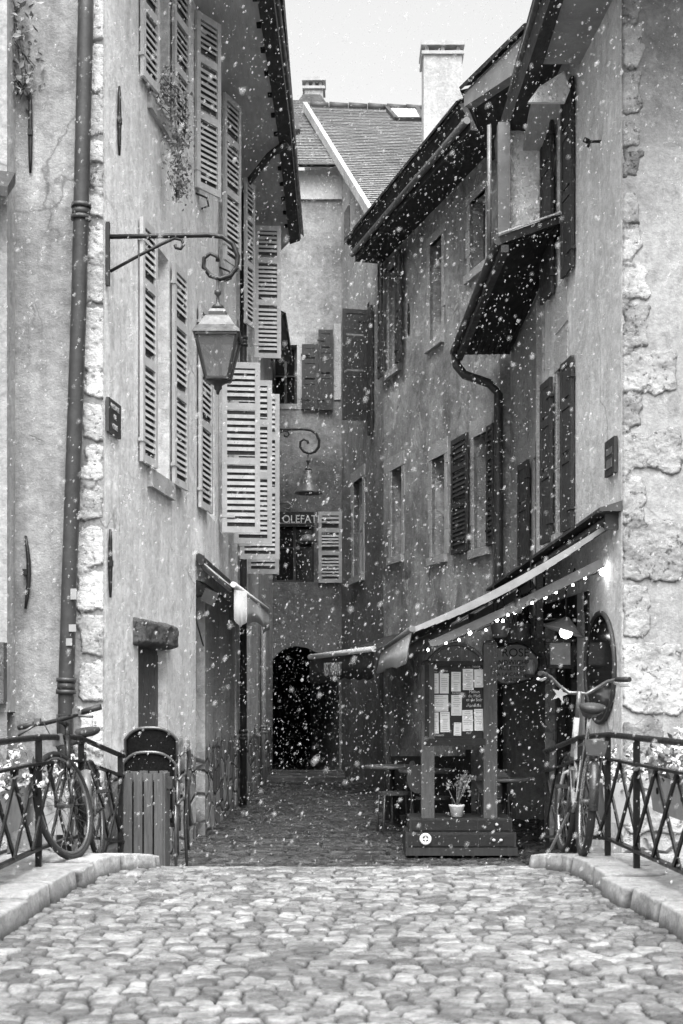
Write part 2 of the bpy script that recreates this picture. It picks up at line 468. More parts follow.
# kerbs: a raised stone slab each side, its inner edge following the survey
def kerb(name, inner, outer, seed):
    ys = np.arange(2.4, 9.62, .013); ts = np.linspace(0, 1, 40)
    xi = np.interp(ys, [p[1] for p in inner], [p[0] for p in inner]); xo = np.interp(ys, [p[1] for p in outer], [p[0] for p in outer])
    sgn = 1 if xo[0] > xi[0] else -1
    joints = [2.4]
    rnd = random.Random(seed)
    while joints[-1] < 9.7: joints.append(joints[-1]+rnd.uniform(.34, .62))
    joints = np.array(joints)
    T, Yg = np.meshgrid(ts, ys)
    # profile: foot of the face, face, rounded edge, top
    u = np.clip((T-.22)/.78, 0, 1); face = np.clip(T/.2, 0, 1)
    top = road_z(Yg)+.115-np.clip((Yg-9.15)/1.1, 0, 1)*.07
    Xg = xi[:, None]+sgn*(.018*face)+(xo-xi)[:, None]*u
    jd = np.min(np.abs(Yg[..., None]-joints), -1)
    groove = np.exp(-(jd/.022)**2)
    blk = np.searchsorted(joints, Yg)
    bh = np.sin(blk*12.9898)*43758.5453; bh = bh-np.floor(bh)
    Xg = Xg+sgn*((bh-.5)*.05+groove*.03+.02*(fbm(Yg*6, T*5, 3, seed)-.5))*(1-u)
    round_ = np.exp(-((T-.21)/.03)**2)
    Z = np.where(T < .2, road_z(Yg)-.03+(top-road_z(Yg)+.03)*face, top)-round_*.006-groove*.02*(T > .1)*(u < .45)+(bh-.5)*.012*(T > .15)+.008*(fbm(Xg*14, Yg*14, 4, seed+2)-.5)
    tone = .35+.6*bh; joint = np.clip((1-groove*.95*(u < .5))*np.clip((T-.03)/.11, 0, 1), 0, 1)
    # end face
    for arr_i in range(1):
        Z = np.vstack([Z, np.full((1, Z.shape[1]), rz(9.62)-.05)])
        Xg = np.vstack([Xg, Xg[-1:]]); Yg = np.vstack([Yg, Yg[-1:]+.01]); tone = np.vstack([tone, tone[-1:]]); joint = np.vstack([joint, joint[-1:]])
    o = grid_object(name, Xg, Yg, Z, 'kerbs', {'tone': tone, 'joint': joint}); o['kind'] = 'structure'
MT['kerbs'] = attr_stone('kerb_blocks', .5, .32, .52, .4, .35)
IN_L = [(-1.62, 2), (-1.60, 6.5), (-1.56, 7.2), (-1.53, 8.05), (-1.50, 8.7), (-1.36, 9.2), (-1.22, 9.5), (-1.22, 10)]
IN_R = [(1.60, 2), (1.57, 6.5), (1.54, 7.2), (1.46, 8.1), (1.455, 8.65), (1.41, 9.2), (1.24, 9.55), (1.22, 10)]
kerb('kerb', IN_L, [(-2.15, 2), (-2.15, 8.5), (-2.0, 10)], 5)
kerb('kerb', IN_R, [(2.15, 2), (2.15, 8.5), (2.0, 10)], 8)
# bridge abutment walls below the rails
for s in (-1, 1):
    mb = MB(); mb.box((s*2.08, 5.5, -1.0), (.16, 13, 1.75)); tag(mb.build('bridge_parapet_wall', 'dark_stone'), ('left' if s < 0 else 'right')+' stone side wall of the bridge under the railing', 'wall')

# ------------------------------------------------------------------ facades
class Face:
    """a wall in plan: polyline of (x, y); u is y (street walls) or x (front walls)"""
    def __init__(s, pts, out, axis):
        s.p = pts; s.out = Vector((out[0], out[1], 0)).normalized(); s.axis = axis
        k = 1 if axis == 'y' else 0
        q = sorted(pts, key=lambda a: a[k]); s.us = [a[k] for a in q]; s.vs = [a[1-k] for a in q]
    def xy(s, u):
        v = float(np.interp(u, s.us, s.vs))
        if u > s.us[-1] and len(s.us) > 1: v = s.vs[-1]+(u-s.us[-1])*(s.vs[-1]-s.vs[-2])/(s.us[-1]-s.us[-2])
        return (v, u) if s.axis == 'y' else (u, v)
    def pt(s, u, z, d=0.0):
        x, y = s.xy(u); return Vector((x, y, z))+s.out*d
    def u_at(s, px):                 # where the sight line through column px meets the wall
        k = (px-341.5)/F
        if s.axis == 'x': return k*s.vs[0]
        lo, hi = s.us[0]-4, s.us[-1]+8
        f = lambda u: s.xy(u)[0]-k*u
        a, b = s.us[0], s.us[-1]
        if f(a)*f(b) > 0:
            return a if abs(f(a)) < abs(f(b)) else b
        for _ in range(60):
            m = (a+b)/2
            if f(a)*f(m) <= 0: b = m
            else: a = m
        return (a+b)/2
    def z_at(s, py, u):
        y = s.xy(u)[1]; return EYE-(py-HZ)*y/F
    def uz(s, px, py):
        u = s.u_at(px); return u, s.z_at(py, u)

def wall(face, u0, u1, z0, z1, openings, mat, parent, depth=.2, name='wall', extra=None):
    us = sorted(set([u0, u1]+[u for u in face.us if u0 < u < u1]+[v for o in openings for v in o[:2]]))
    zs = sorted(set([z0, z1]+[v for o in openings for v in o[2:4]]))
    mb = MB()
    for i in range(len(us)-1):
        for j in range(len(zs)-1):
            cu, cz = (us[i]+us[i+1])/2, (zs[j]+zs[j+1])/2
            if any(o[0] < cu < o[1] and o[2] < cz < o[3] for o in openings): continue
            mb.quad([face.pt(us[i], zs[j]), face.pt(us[i+1], zs[j]), face.pt(us[i+1], zs[j+1]), face.pt(us[i], zs[j+1])])
    for o in openings:
        a, b, zb, zt = o[:4]; d = -(o[4] if len(o) > 4 else depth)
        mb.quad([face.pt(a, zb), face.pt(a, zt), face.pt(a, zt, d), face.pt(a, zb, d)])
        mb.quad([face.pt(b, zb), face.pt(b, zt), face.pt(b, zt, d), face.pt(b, zb, d)])
        mb.quad([face.pt(a, zb), face.pt(b, zb), face.pt(b, zb, d), face.pt(a, zb, d)])
        mb.quad([face.pt(a, zt), face.pt(b, zt), face.pt(b, zt, d), face.pt(a, zt, d)])
    if extra: extra(mb)
    return mb.build(name, mat, parent)

def window(face, a, b, zb, zt, parent, depth=.2, cols=2, rows=3, mat='frame', glass='glass', fw=.05):
    """casement frame with glazing bars; the pane is its sub-part"""
    d = -depth+.035; mb = MB()
    def bar(u0, z0, u1, z1, w, t=.05, dd=d):
        mb.bar(face.pt(u0, z0, dd), face.pt(u1, z1, dd), w, t, face.out)
    bar(a, zb+fw/2, b, zb+fw/2, fw); bar(a, zt-fw/2, b, zt-fw/2, fw)
    bar(a+fw/2, zb+fw, a+fw/2, zt-fw, fw); bar(b-fw/2, zb+fw, b-fw/2, zt-fw, fw)
    for i in range(1, cols):
        u = a+(b-a)*i/cols; bar(u, zb+fw, u, zt-fw, .05, .044, d)
    for j in range(1, rows):
        z = zb+(zt-zb)*j/rows; bar(a+fw, z, b-fw, z, .026, .034, d)
    fr = mb.build('window', mat, parent)
    g = MB(); c = [face.pt(a, zb, -depth+.012), face.pt(b, zb, -depth+.012), face.pt(b, zt, -depth+.012), face.pt(a, zt, -depth+.012)]
    g.prism(c, face.out*-.008); g.build('pane', glass, fr)
    return fr

def leaf(p0, p1, zb, zt, mat, parent, pitch=.062, panels=(0, .42, .74, 1), solid=False, th=.035, name='shutter'):
    """louvred shutter leaf standing on the plan line p0-p1"""
    p0 = Vector((p0[0], p0[1], 0)); p1 = Vector((p1[0], p1[1], 0)); d = p1-p0; w = d.length; d.normalize(); nrm = Vector((d.y, -d.x, 0))
    if nrm.y > 0: nrm = -nrm
    mb = MB(); bk = MB(); st = min(.062, w*.2)
    up = lambda s, z, o=0: p0+d*s+Vector((0, 0, z))+nrm*o
    mb.bar(up(st/2, zb), up(st/2, zt), st, th, nrm); mb.bar(up(w-st/2, zb), up(w-st/2, zt), st, th, nrm)
    H = zt-zb; rails = [zb+H*q for q in panels]
    for i, z in enumerate(rails):
        hh = .085 if 0 < i < len(rails)-1 else .075
        zc = z+hh/2 if i == 0 else (z-hh/2 if i == len(rails)-1 else z)
        mb.bar(up(st-.004, zc), up(w-st+.004, zc), hh, th-.006, nrm)
    for i in range(len(rails)-1):
        a, b = rails[i]+.11, rails[i+1]-.08
        if solid:
            mb.bar(up(w/2, a-.03), up(w/2, b+.03), w-2*st+.01, .015, nrm); continue
        k = max(2, int((b-a)/pitch))
        for j in range(k):
            z = a+(b-a)*(j+.5)/k; hs = .29*(b-a)/k
            q = [up(st, z-hs, .013), up(w-st, z-hs, .013), up(w-st, z+hs, .002), up(st, z+hs, .002)]
            mb.prism(q, nrm*-.008)
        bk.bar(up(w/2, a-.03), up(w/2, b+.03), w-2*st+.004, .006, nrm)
    # hinges
    for z in (zb+.2, zt-.2): mb.bar(up(-.02, z, .0), up(.16 if w > .3 else w*.4, z, .0), .03, th+.012, nrm)
    lf_ = mb.build(name, mat, parent)
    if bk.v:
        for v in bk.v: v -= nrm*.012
        bk.build('slat_gap_shade', 'dark_wood', lf_)  # added dark sheet, paints the shade in the gaps between slats
    return lf_

def flat_leaf(face, a, b, zb, zt, mat, parent, d=.03, tilt=.0, **k):
    """a leaf folded back on the wall between u=a and u=b"""
    pa = face.pt(a, 0, d); pb = face.pt(b, 0, d+tilt)
    return leaf((pa.x, pa.y), (pb.x, pb.y), zb, zt, mat, parent, **k)

def slab(mb, face, a, b, zb, zt, d0, d1):
    mb.hexa([face.pt(a, zb, d0), face.pt(b, zb, d0), face.pt(b, zb, d1), face.pt(a, zb, d1),
             face.pt(a, zt, d0), face.pt(b, zt, d0), face.pt(b, zt, d1), face.pt(a, zt, d1)])

def surround(face, a, b, zb, zt, parent, mat='dress', w=.14, top=.22, sill=True, d=.015, seed=0):
    """dressed stones round an opening, of uneven width"""
    r = random.Random(seed); mb = MB()
    z = zb
    while z < zt-.02:
        z2 = min(zt, z+r.uniform(.25, .5))
        slab(mb, face, a-w*r.uniform(.6, 1.25), a, z, z2-.006, -.05, d); slab(mb, face, b, b+w*r.uniform(.6, 1.25), z, z2-.006, -.05, d); z = z2
    slab(mb, face, a-w, b+w, zt, zt+top*.8, -.05, d+.004)
    if sill: slab(mb, face, a-w*.8, b+w*.8, zb-.12, zb-.004, -.05, d+.05)
    return mb.build('window_surround', mat, parent)

def anchor(face, u, z0, z1, parent, bow=.0):
    mb = MB(); pts = [face.pt(u+bow*math.sin(3.1*i/6), z0+(z1-z0)*i/6, .025) for i in range(7)]
    mb.tube(pts, [.010, .016, .018, .02, .018, .016, .010], 6)
    mb.box(face.pt(u, (z0+z1)/2, .03), (.035, .05, .05))
    return mb.build('wall_anchor', 'iron', parent)

def quoins(face, u_edge, sgn, stones, mat, parent, z0, z1, width, seed=0, proud=.03, res=.014):
    """rough corner stones let into the wall, standing proud of the plaster"""
    us = np.arange(0, width, res); zs = np.arange(z0, z1, res)
    U, Zz = np.meshgrid(us, zs)
    Ur = u_edge+sgn*U
    m = np.zeros(U.shape); tone = np.zeros(U.shape); dist = np.full(U.shape, 9.0)
    wob = .12*(fbm(U*4.5, Zz*4.5, 5, seed)-.5)*2
    for i, (a, b, zb, zt) in enumerate(stones):
        ca, cb = sorted((a, b)); cx = (ca+cb)/2; cz = (zb+zt)/2; hw = (cb-ca)/2; hh = (zt-zb)/2
        dx = np.maximum(np.abs(Ur-cx)-hw, -hw); dz = np.maximum(np.abs(Zz-cz)-hh, -hh)
        r = min(hw, hh)*.3
        qx = np.maximum(np.abs(Ur-cx)-hw+r, 0); qz = np.maximum(np.abs(Zz-cz)-hh+r, 0)
        sd = np.sqrt(qx*qx+qz*qz)-r+np.minimum(np.maximum(np.abs(Ur-cx)-hw+r, np.abs(Zz-cz)-hh+r), 0)
        mm = np.clip(-(sd-.03+wob)/.025, 0, 1); mm = mm*mm*(3-2*mm)
        m = np.maximum(m, mm); tone = np.where(mm > .02, (i*.37+.2) % 1, tone); dist = np.minimum(dist, np.abs(sd-.03+wob+.004))
    # keep the corner edge itself solid
    rough = (fbm(U*9, Zz*9, 5, seed+3)-.5)*.03+(fbm(U*34, Zz*34, 3, seed+5)-.5)*.018
    D = -.02+m*(.02+proud)+rough*m
    D[:, 0] = -.03
    base = np.array([face.pt(float(u), 0) for u in Ur[0]])
    X = base[None, :, 0]+face.out.x*D; Y = base[None, :, 1]+face.out.y*D
    return grid_object('quoin_stones', X, Y, Zz, mat, {'tone': tone, 'joint': np.clip(dist/.022, 0, 1)}, parent)


def roof_strips(mb, e0, e1, r0, r1, courses, lift=.03):
    """tiled slope: courses of overlapping tiles from the eave line e0-e1 to the ridge line r0-r1"""
    e0, e1, r0, r1 = map(Vector, (e0, e1, r0, r1)); n = (e1-e0).cross(r0-e0).normalized()
    if n.z < 0: n = -n
    w = (e1-e0).length
    for k in range(courses):
        a, b = k/courses, (k+1.12)/courses
        p = [e0.lerp(r0, a)+n*lift, e1.lerp(r1, a)+n*lift, e1.lerp(r1, b)+n*.004, e0.lerp(r0, b)+n*.004]
        mb.quad(p, [(0, k*.2), (w, k*.2), (w, (k+1)*.2), (0, (k+1)*.2)])
        q = [e0.lerp(r0, a), e1.lerp(r1, a), p[1], p[0]]
        mb.quad(q, [(0, k*.2+.01)]*4)
    mb.quad([e0-n*.05, e1-n*.05, r1-n*.05, r0-n*.05], [(.05, .1)]*4)

# ================================================================== LEFT SIDE
LS = Face([(-2.0, 12), (-1.54, 16.1), (-1.45, 22), (-1.33, 27.5)], (1, -.03), 'y')
LF = Face([(-9, 12.0), (-2.0, 12.0)], (0, -1), 'x')
LN = Face([(-9, 11.7), (-2.73, 11.7)], (0, -1), 'x')

house = thing('corner_house', 'tall pale plaster corner house with open louvred shutters on the left side of the street', 'house', (-2.0, 12, -.4))
def lop(x0, x1, y0, y1):      # opening on the left street wall measured in the photograph
    a, b = LS.u_at(x0), LS.u_at(x1); m = (a+b)/2
    return [a, b, LS.z_at(y1, m), LS.z_at(y0, m)]
W2A = [13.56, 14.32, 3.30, 5.52]
W3A = [13.56, 14.32, 6.86, 8.40]
W3B = [15.75, 16.6, 6.6, 8.55]; W3C = [17.6, 18.4, 6.55, 8.55]; W3D = [20.0, 20.9, 6.5, 8.5]; W3E = [22.1, 22.9, 6.5, 8.45]
W2B = [16.25, 17.1, 3.25, 5.45]; W2C = [17.6, 18.4, 3.2, 5.3]; W2D = [18.9, 19.6, 3.2, 5.3]; W2E = [22.1, 22.9, 3.2, 5.3]
DOOR = [13.12, 14.25, -.6, 1.62, .14]
SHOP = [15.6, 20.0, -.6, 2.42, .16]
wall(LS, 12.0, 24.0, -1.7, 8.9, [W2A, W3A, W3B, W3C, W3D, W3E, W2B, W2C, W2D, W2E, DOOR, SHOP], 'left_street', house, .18)
def shell_left(mb):
    mb.quad([(-9, 12.0, -1.7), (-9, 24, -1.7), (-9, 24, 8.9), (-9, 12.0, 8.9)])
    mb.quad([(-9, 24, -1.7), (-1.41, 24, -1.7), (-1.41, 24, 8.9), (-9, 24, 8.9)])
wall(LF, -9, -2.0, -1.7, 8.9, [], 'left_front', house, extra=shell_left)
for w_ in (W2A, W3A, W2B, W2C, W2D, W2E, W3B, W3C, W3D, W3E):
    window(LS, *w_, house, .18, 2, 4)
# door behind the dark stone lintel
mb = MB(); slab(mb, LS, DOOR[0], DOOR[1], -.6, 1.62, -.14, -.10)
for i in range(5):
    u = DOOR[0]+.1+.22*i; slab(mb, LS, u, u+.2, -.5, 1.55, -.10, -.09)
mb.build('door', 'bin', house)
def rough_block(face, a, b, zb, zt, d, seed, n=22):
    us = np.linspace(a, b, n*2); zs = np.linspace(zb, zt, n)
    U, Z = np.meshgrid(us, zs); su = (U-a)/(b-a); sz = (Z-zb)/(zt-zb)
    e = np.minimum(np.minimum(su, 1-su)*(b-a), np.minimum(sz, 1-sz)*(zt-zb))
    D = np.clip(e/.04, 0, 1)**.5*d+(fbm(U*8, Z*12, 5, seed)-.5)*.06*np.clip(e/.03, 0, 1)-.02
    Z = Z+(fbm(U*5, Z*0+seed, 3, seed)-.5)*.05
    X = np.zeros(U.shape); Y = np.zeros(U.shape)
    for j, u in enumerate(us):
        x, y = face.xy(float(u)); X[:, j] = x+face.out.x*D[:, j]; Y[:, j] = y+face.out.y*D[:, j]
    return X, Y, Z
grid_object('lintel', *rough_block(LS, 12.92, 14.35, 1.60, 1.86, .13, 4), 'dark_stone', None, house)
# sill under the first-floor window
mb = MB(); slab(mb, LS, 13.45, 14.42, 3.12, 3.29, -.05, .05); mb.build('window_sill', 'dress', house)
mb = MB(); slab(mb, LS, 13.45, 14.42, 6.70, 6.85, -.05, .05); mb.build('window_sill', 'dress', house)
# folded-back leaves of the first bay
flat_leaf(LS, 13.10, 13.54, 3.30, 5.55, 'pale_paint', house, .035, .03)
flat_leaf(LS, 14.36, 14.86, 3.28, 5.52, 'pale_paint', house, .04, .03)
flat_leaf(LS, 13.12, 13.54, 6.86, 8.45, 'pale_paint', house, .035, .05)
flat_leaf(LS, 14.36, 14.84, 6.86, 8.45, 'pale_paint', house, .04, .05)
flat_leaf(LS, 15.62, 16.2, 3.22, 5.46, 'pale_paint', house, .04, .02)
# leaves standing out from the wall (third floor)
def pleaf(x0, Y0, x1, Y1, zb, zt, mat='pale_paint', **k):
    a = P(x0, 0, Y0); b = P(x1, 0, Y1); return leaf((a.x, a.y), (b.x, b.y), zb, zt, mat, house, **k)
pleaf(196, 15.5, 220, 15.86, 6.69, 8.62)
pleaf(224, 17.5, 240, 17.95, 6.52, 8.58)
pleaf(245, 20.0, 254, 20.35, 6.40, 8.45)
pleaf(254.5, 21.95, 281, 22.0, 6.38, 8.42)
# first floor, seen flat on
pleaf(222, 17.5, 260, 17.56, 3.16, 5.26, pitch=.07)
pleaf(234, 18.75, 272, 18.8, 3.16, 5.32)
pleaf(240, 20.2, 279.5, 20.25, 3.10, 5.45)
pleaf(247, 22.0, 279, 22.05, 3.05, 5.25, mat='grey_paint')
# brackets and shutter stays below the leaves
for (u, z) in ((15.5, 6.62), (17.5, 6.42)):
    mb = MB(); p = LS.pt(u, z, .02); mb.tube([p, p+Vector((.12, 0, -.05)), p+Vector((.14, 0, -.14)), p+Vector((.06, 0, -.17))], .012, 6); mb.build('shutter_stay', 'iron', house)
anchor(LS, LS.u_at(116.5), LS.z_at(165, 12.6), LS.z_at(97, 12.6), house)
anchor(LS, LS.u_at(107.5), LS.z_at(598, 12.15), LS.z_at(530, 12.15), house)
anchor(LF, LF.u_at(31), LF.z_at(174, 0), LF.z_at(94, 0), house)
anchor(LF, LF.u_at(26), LF.z_at(609, 0), LF.z_at(536, 0), house, .03)
# corner stones
LQ = [(88, 108, -60, -20), (88, 107, -14, 40), (90, 109, 45, 92), (89, 108, 96, 136), (89, 106, 140, 164), (90, 107, 169, 187),
      (88, 107, 191, 218), (87, 107, 223, 258), (86, 106, 263, 303), (85, 106, 308, 368), (84, 104, 374, 398), (84, 104, 403, 440), (83, 104, 446, 480),
      (84, 103, 486, 520), (82, 105, 526, 566), (82, 103, 572, 610), (80, 104, 616, 655), (80, 106, 661, 700), (78, 106, 706, 750), (78, 106, 756, 800)]
st = []
for x0, x1, y0, y1 in LQ:
    st.append((LF.u_at(x0-2), -1.99, LF.z_at(y1, 0), LF.z_at(y0, 0)))
quoins(LF, -2.0, -1, st, 'quoin_pale', house, -1.2, 7.6, .34, 21, .02)
# flaked rubble showing at the foot of the street wall
for (a, b, zb, zt, sd) in ((14.62, 14.98, .36, .75, 3), (15.05, 15.28, .30, .72, 5), (14.7, 15.1, -.15, .25, 8)):
    grid_object('exposed_stone', *rough_block(LS, a, b, zb, zt, .03, sd, 14), 'wall_stone', None, house)
# downpipe on the front, out of plumb like the wall
def pipe_path(pts, r, name, mat, parent, collars=()):
    mb = MB(); mb.tube(pts, r, 12)
    pts = [Vector(p) for p in pts]
    for z in collars:
        for i in range(len(pts)-1):
            lo, hi = sorted((pts[i].z, pts[i+1].z))
            if lo <= z <= hi and hi-lo > .2:
                p = pts[i].lerp(pts[i+1], (z-pts[i].z)/(pts[i+1].z-pts[i].z)); d = (pts[i+1]-pts[i]).normalized()
                for off in (-.05, .05): mb.tube([p+d*(off-.018), p+d*(off+.018)], r*1.28, 12)
                mb.tube([p-d*.03, p+d*.03], r*1.15, 12)
                mb.box(p+Vector((0, .08, 0)), (.03, .14, .03)) if parent is house else None
    return mb.build(name, mat, parent)
pipe_path([P(86.5, -80, 11.88), P(85.5, 20, 11.88), P(79, 300, 11.88), P(70, 560, 11.88), P(66, 690, 11.88), P(64, 860, 11.88)], .066, 'downpipe', 'pipe', house,
          [EYE+(700-y)*11.88/F for y in (212, 686)])
# little pale stickers on the pipe
for x, y, w, h in ((73.5, 594, .05, .09), (72.5, 628, .06, .06), (69, 642, .05, .06)):
    mb = MB(); mb.box(P(x, y, 11.81), (w, .004, h)); mb.build('sticker', 'fascia', house)
# eave over the street
EO = [(15.86-3.9, -.80), (15.86, -.741), (19.04, -.689), (23.8, -.694)]
mb = MB(); bnd = MB(); sof = MB()
ys = [11.6, 13, 15.86, 17.5, 19.04, 21.5, 23.8]
eo = lambda y: float(np.interp(y, [p[0] for p in EO], [p[1] for p in EO]))
for a, b in zip(ys[:-1], ys[1:]):
    bnd.hexa([(eo(a)-.17, a, 8.72), (eo(a), a, 8.78), (eo(b), b, 8.78), (eo(b)-.17, b, 8.72), (eo(a)-.17, a, 8.98), (eo(a), a, 8.98), (eo(b), b, 8.98), (eo(b)-.17, b, 8.98)])
    wa, wb = LS.xy(max(a, 12))[0]-.1, LS.xy(max(b, 12))[0]-.1
    far = 1.6 if b == ys[-1] else 0
    sof.hexa([(wa, a, 8.70), (eo(a)-.172, a, 8.76), (eo(b)-.172, b, 8.76), (wb, b+far, 8.70), (wa, a, 8.9), (eo(a)-.172, a, 8.9), (eo(b)-.172, b, 8.9), (wb, b+far, 8.9)])
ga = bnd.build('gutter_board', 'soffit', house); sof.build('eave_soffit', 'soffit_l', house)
mb = MB(); mb.tube([(eo(y)-.02, y, 8.98) for y in ys], .07, 10); mb.build('gutter', 'pipe', house)
for y in np.arange(12.4, 23.6, .62):
    mb = MB(); mb.box((eo(y)-.2, y, 8.745), (.05, .10, .03)); mb.build('vent_hole', 'black', house)
mb = MB(); roof_strips(mb, (-.66, 11.5, 9.0), (-.66, 24.3, 9.0), (-5, 11.5, 12.3), (-5, 24.3, 12.3), 22)
roof_strips(mb, (-9.2, 24.3, 9.0), (-9.2, 11.5, 9.0), (-5, 24.3, 12.3), (-5, 11.5, 12.3), 6); mb.build('roof', 'tile', house)
mb = MB(); mb.prism([(-9, 11.99, 8.9), (-1.98, 11.99, 8.9), (-5, 11.99, 12.2)], (0, .1, 0)); mb.prism([(-9, 23.9, 8.9), (-1.4, 23.9, 8.9), (-5, 23.9, 12.2)], (0, .1, 0)); mb.build('gable', 'left_front', house)
pp = LS.pt(20.25, 0, .08)
pipe_path([(eo(19.5)-.06, 19.5, 8.74), (eo(19.5)-.3, 19.6, 8.60), (pp.x+.05, 20.2, 8.42), (pp.x, 20.25, 8.2), (pp.x, 20.25, 4), (pp.x, 20.25, -.4)], .05, 'downpipe', 'pipe', house, [6.2, 2.6, .6])
# shop front set back under the awning
mb = MB(); slab(mb, LS, 16.25, 20.0, -.6, 2.42, -.16, -.02); mb.build('shopfront', 'far_left', house)
mb = MB(); slab(mb, LS, 15.6, 16.25, -.6, 2.42, -.16, -.14); mb.build('shop_door', 'black', house)
mb = MB(); slab(mb, LS, 15.66, 15.85, 1.2, 1.5, -.12, -.05); mb.build('letter_box', 'dark_wood', house)

nb = thing('neighbour_house', 'white plaster house cut off by the left edge of the photo beside the grey wall', 'house', (-4.5, 11.7, -1.6))
wall(LN, -9, -2.75, 1.0, 9.2, [[-4.0, -2.9, 3.4, 5.15]], 'next_front', nb, .16, extra=lambda m: m.quad([(-2.75, 11.7, 1.0), (-2.75, 12.0, 1.0), (-2.75, 12.0, 9.2), (-2.75, 11.7, 9.2)]))
wall(LN, -9, -2.75, -1.7, .998, [], 'left_front', nb, .16)
window(LN, -4.0, -2.9, 3.4, 5.15, nb, .16, 2, 3)
mb = MB(); mb.hexa([(-4.2, 11.42, 5.36), (-2.68, 11.42, 5.14), (-2.68, 11.7, 5.34), (-4.2, 11.7, 5.5), (-4.2, 11.42, 5.42), (-2.68, 11.42, 5.22), (-2.68, 11.7, 5.44), (-4.2, 11.7, 5.6)])
mb.build('window_hood', 'dark_wood', nb)
mb = MB(); slab(mb, LN, -2.99, -2.84, 3.25, 5.15, 0, .05); mb.build('shutter', 'frame_d', nb)
mb = MB(); mb.box((-3.3, 11.64, 1.32), (1.1, .12, .5)); mb.build('window_box', 'dark_stone', nb)

# ---- far left house
fl = thing('narrow_house', 'narrow dim house at the far end of the left row beside the dark archway', 'house', (-1.38, 24.1, -.4))
wall(LS, 24.005, 27.45, -1.0, 7.6, [[24.6, 25.2, 3.3, 4.9], [24.7, 25.4, -.5, 1.5]], 'far_left', fl, .16, extra=lambda m: m.quad([(-1.33, 27.44, -1), (-6, 27.44, -1), (-6, 27.44, 7.6), (-1.33, 27.44, 7.6)]))
window(LS, 24.6, 25.2, 3.3, 4.9, fl, .16)
mb = MB(); slab(mb, LS, 24.7, 25.4, -.5, 1.5, -.16, -.12); mb.build('door', 'dark_wood', fl)
mb = MB(); roof_strips(mb, (-.95, 24.0, 7.6), (-.95, 27.4, 7.6), (-4, 24.0, 9.6), (-4, 27.4, 9.6), 14); mb.build('roof', 'tile_d', fl)
p_ = LS.pt(24.4, 0, .06); pipe_path([(p_.x, 24.4, 2.4), (p_.x, 24.4, -.4)], .045, 'downpipe', 'pipe_l', fl, [.6])

# ================================================================== RIGHT SIDE
RS = Face([(2.46, 12.5), (2.26, 15.8), (2.08, 18.7)], (-1, -.06), 'y')
RF = Face([(2.46, 12.5), (10, 12.5)], (0, -1), 'x')
DS = Face([(2.37, 15.8), (2.22, 18.7)], (-1, -.05), 'y')
MS = Face([(2.08, 18.7), (.704, 23.8)], (-.965, -.26), 'y')
GS = Face([(.704, 23.8), (-.68, 31.0)], (-.98, -.19), 'y')

ch = thing('cafe_house', 'cream corner house with big pale corner stones above the cafe on the right', 'house', (2.46, 12.5, -.4))
CW2 = [14.70, 15.12, 5.5, 7.3]; CW1 = [14.72, 15.16, 2.86, 4.6]
SF = [13.75, 15.8, -.6, 2.15, .9]
wall(RS, 12.5, 15.8, -1.7, 7.6, [CW2, CW1, SF], 'right_pale', ch, .22)
def shell_right(mb):
    mb.quad([(2.26, 15.8, 2.2), (2.4, 15.8, 2.2), (2.4, 15.8, 7.6), (2.26, 15.8, 7.6)]); mb.quad([(10, 12.5, -1.7), (10, 24, -1.7), (10, 24, 7.6), (10, 12.5, 7.6)])
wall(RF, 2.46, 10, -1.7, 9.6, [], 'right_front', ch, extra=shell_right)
window(RS, *CW2, ch, .22, 1, 3); window(RS, *CW1, ch, .22, 1, 3)
flat_leaf(RS, 14.27, 14.68, 5.44, 7.36, 'dark_wood', ch, .035, .02, solid=True); flat_leaf(RS, 15.14, 15.62, 5.43, 7.34, 'dark_wood', ch, .06, .02, solid=True)
flat_leaf(RS, 14.28, 14.70, 2.83, 4.56, 'dark_wood', ch, .035, .02, solid=True); flat_leaf(RS, 15.18, 15.62, 2.80, 4.55, 'dark_wood', ch, .06, .02, solid=True)
surround(RS, *CW1, ch, 'dress', .10, .42, True, .012, 3)
mb = MB(); slab(mb, RS, 14.62, 15.2, 5.0, 5.48, -.05, .014); mb.build('window_sill', 'dress', ch)
# corner stones
RQ = [(613, 631, -60, -8), (614, 640, -4, 20), (614, 638, 24, 68), (615, 643, 72, 116), (614, 636, 120, 146), (615, 640, 150, 178), (614, 640, 181, 223), (614, 638, 228, 260), (612, 648, 266, 299), (612, 648, 304, 347),
      (612, 676, 352, 391), (614, 642, 396, 427), (614, 679, 433, 470), (616, 640, 476, 522), (616, 681, 527, 580), (618, 648, 586, 638), (618, 682, 644, 712), (618, 660, 720, 770), (620, 690, 776, 830)]
st = [(2.462, RF.u_at(x1), RF.z_at(y1, 0), RF.z_at(y0, 0)) for x0, x1, y0, y1 in RQ]
quoins(RF, 2.46, 1, [q for q in st if q[3] > 5.7], 'quoin_worn', ch, 5.55, 7.9, .7, 31, .018)
quoins(RF, 2.46, 1, [q for q in st if q[3] <= 5.7], 'quoin_mid', ch, -1.2, 5.55, .8, 33, .022)
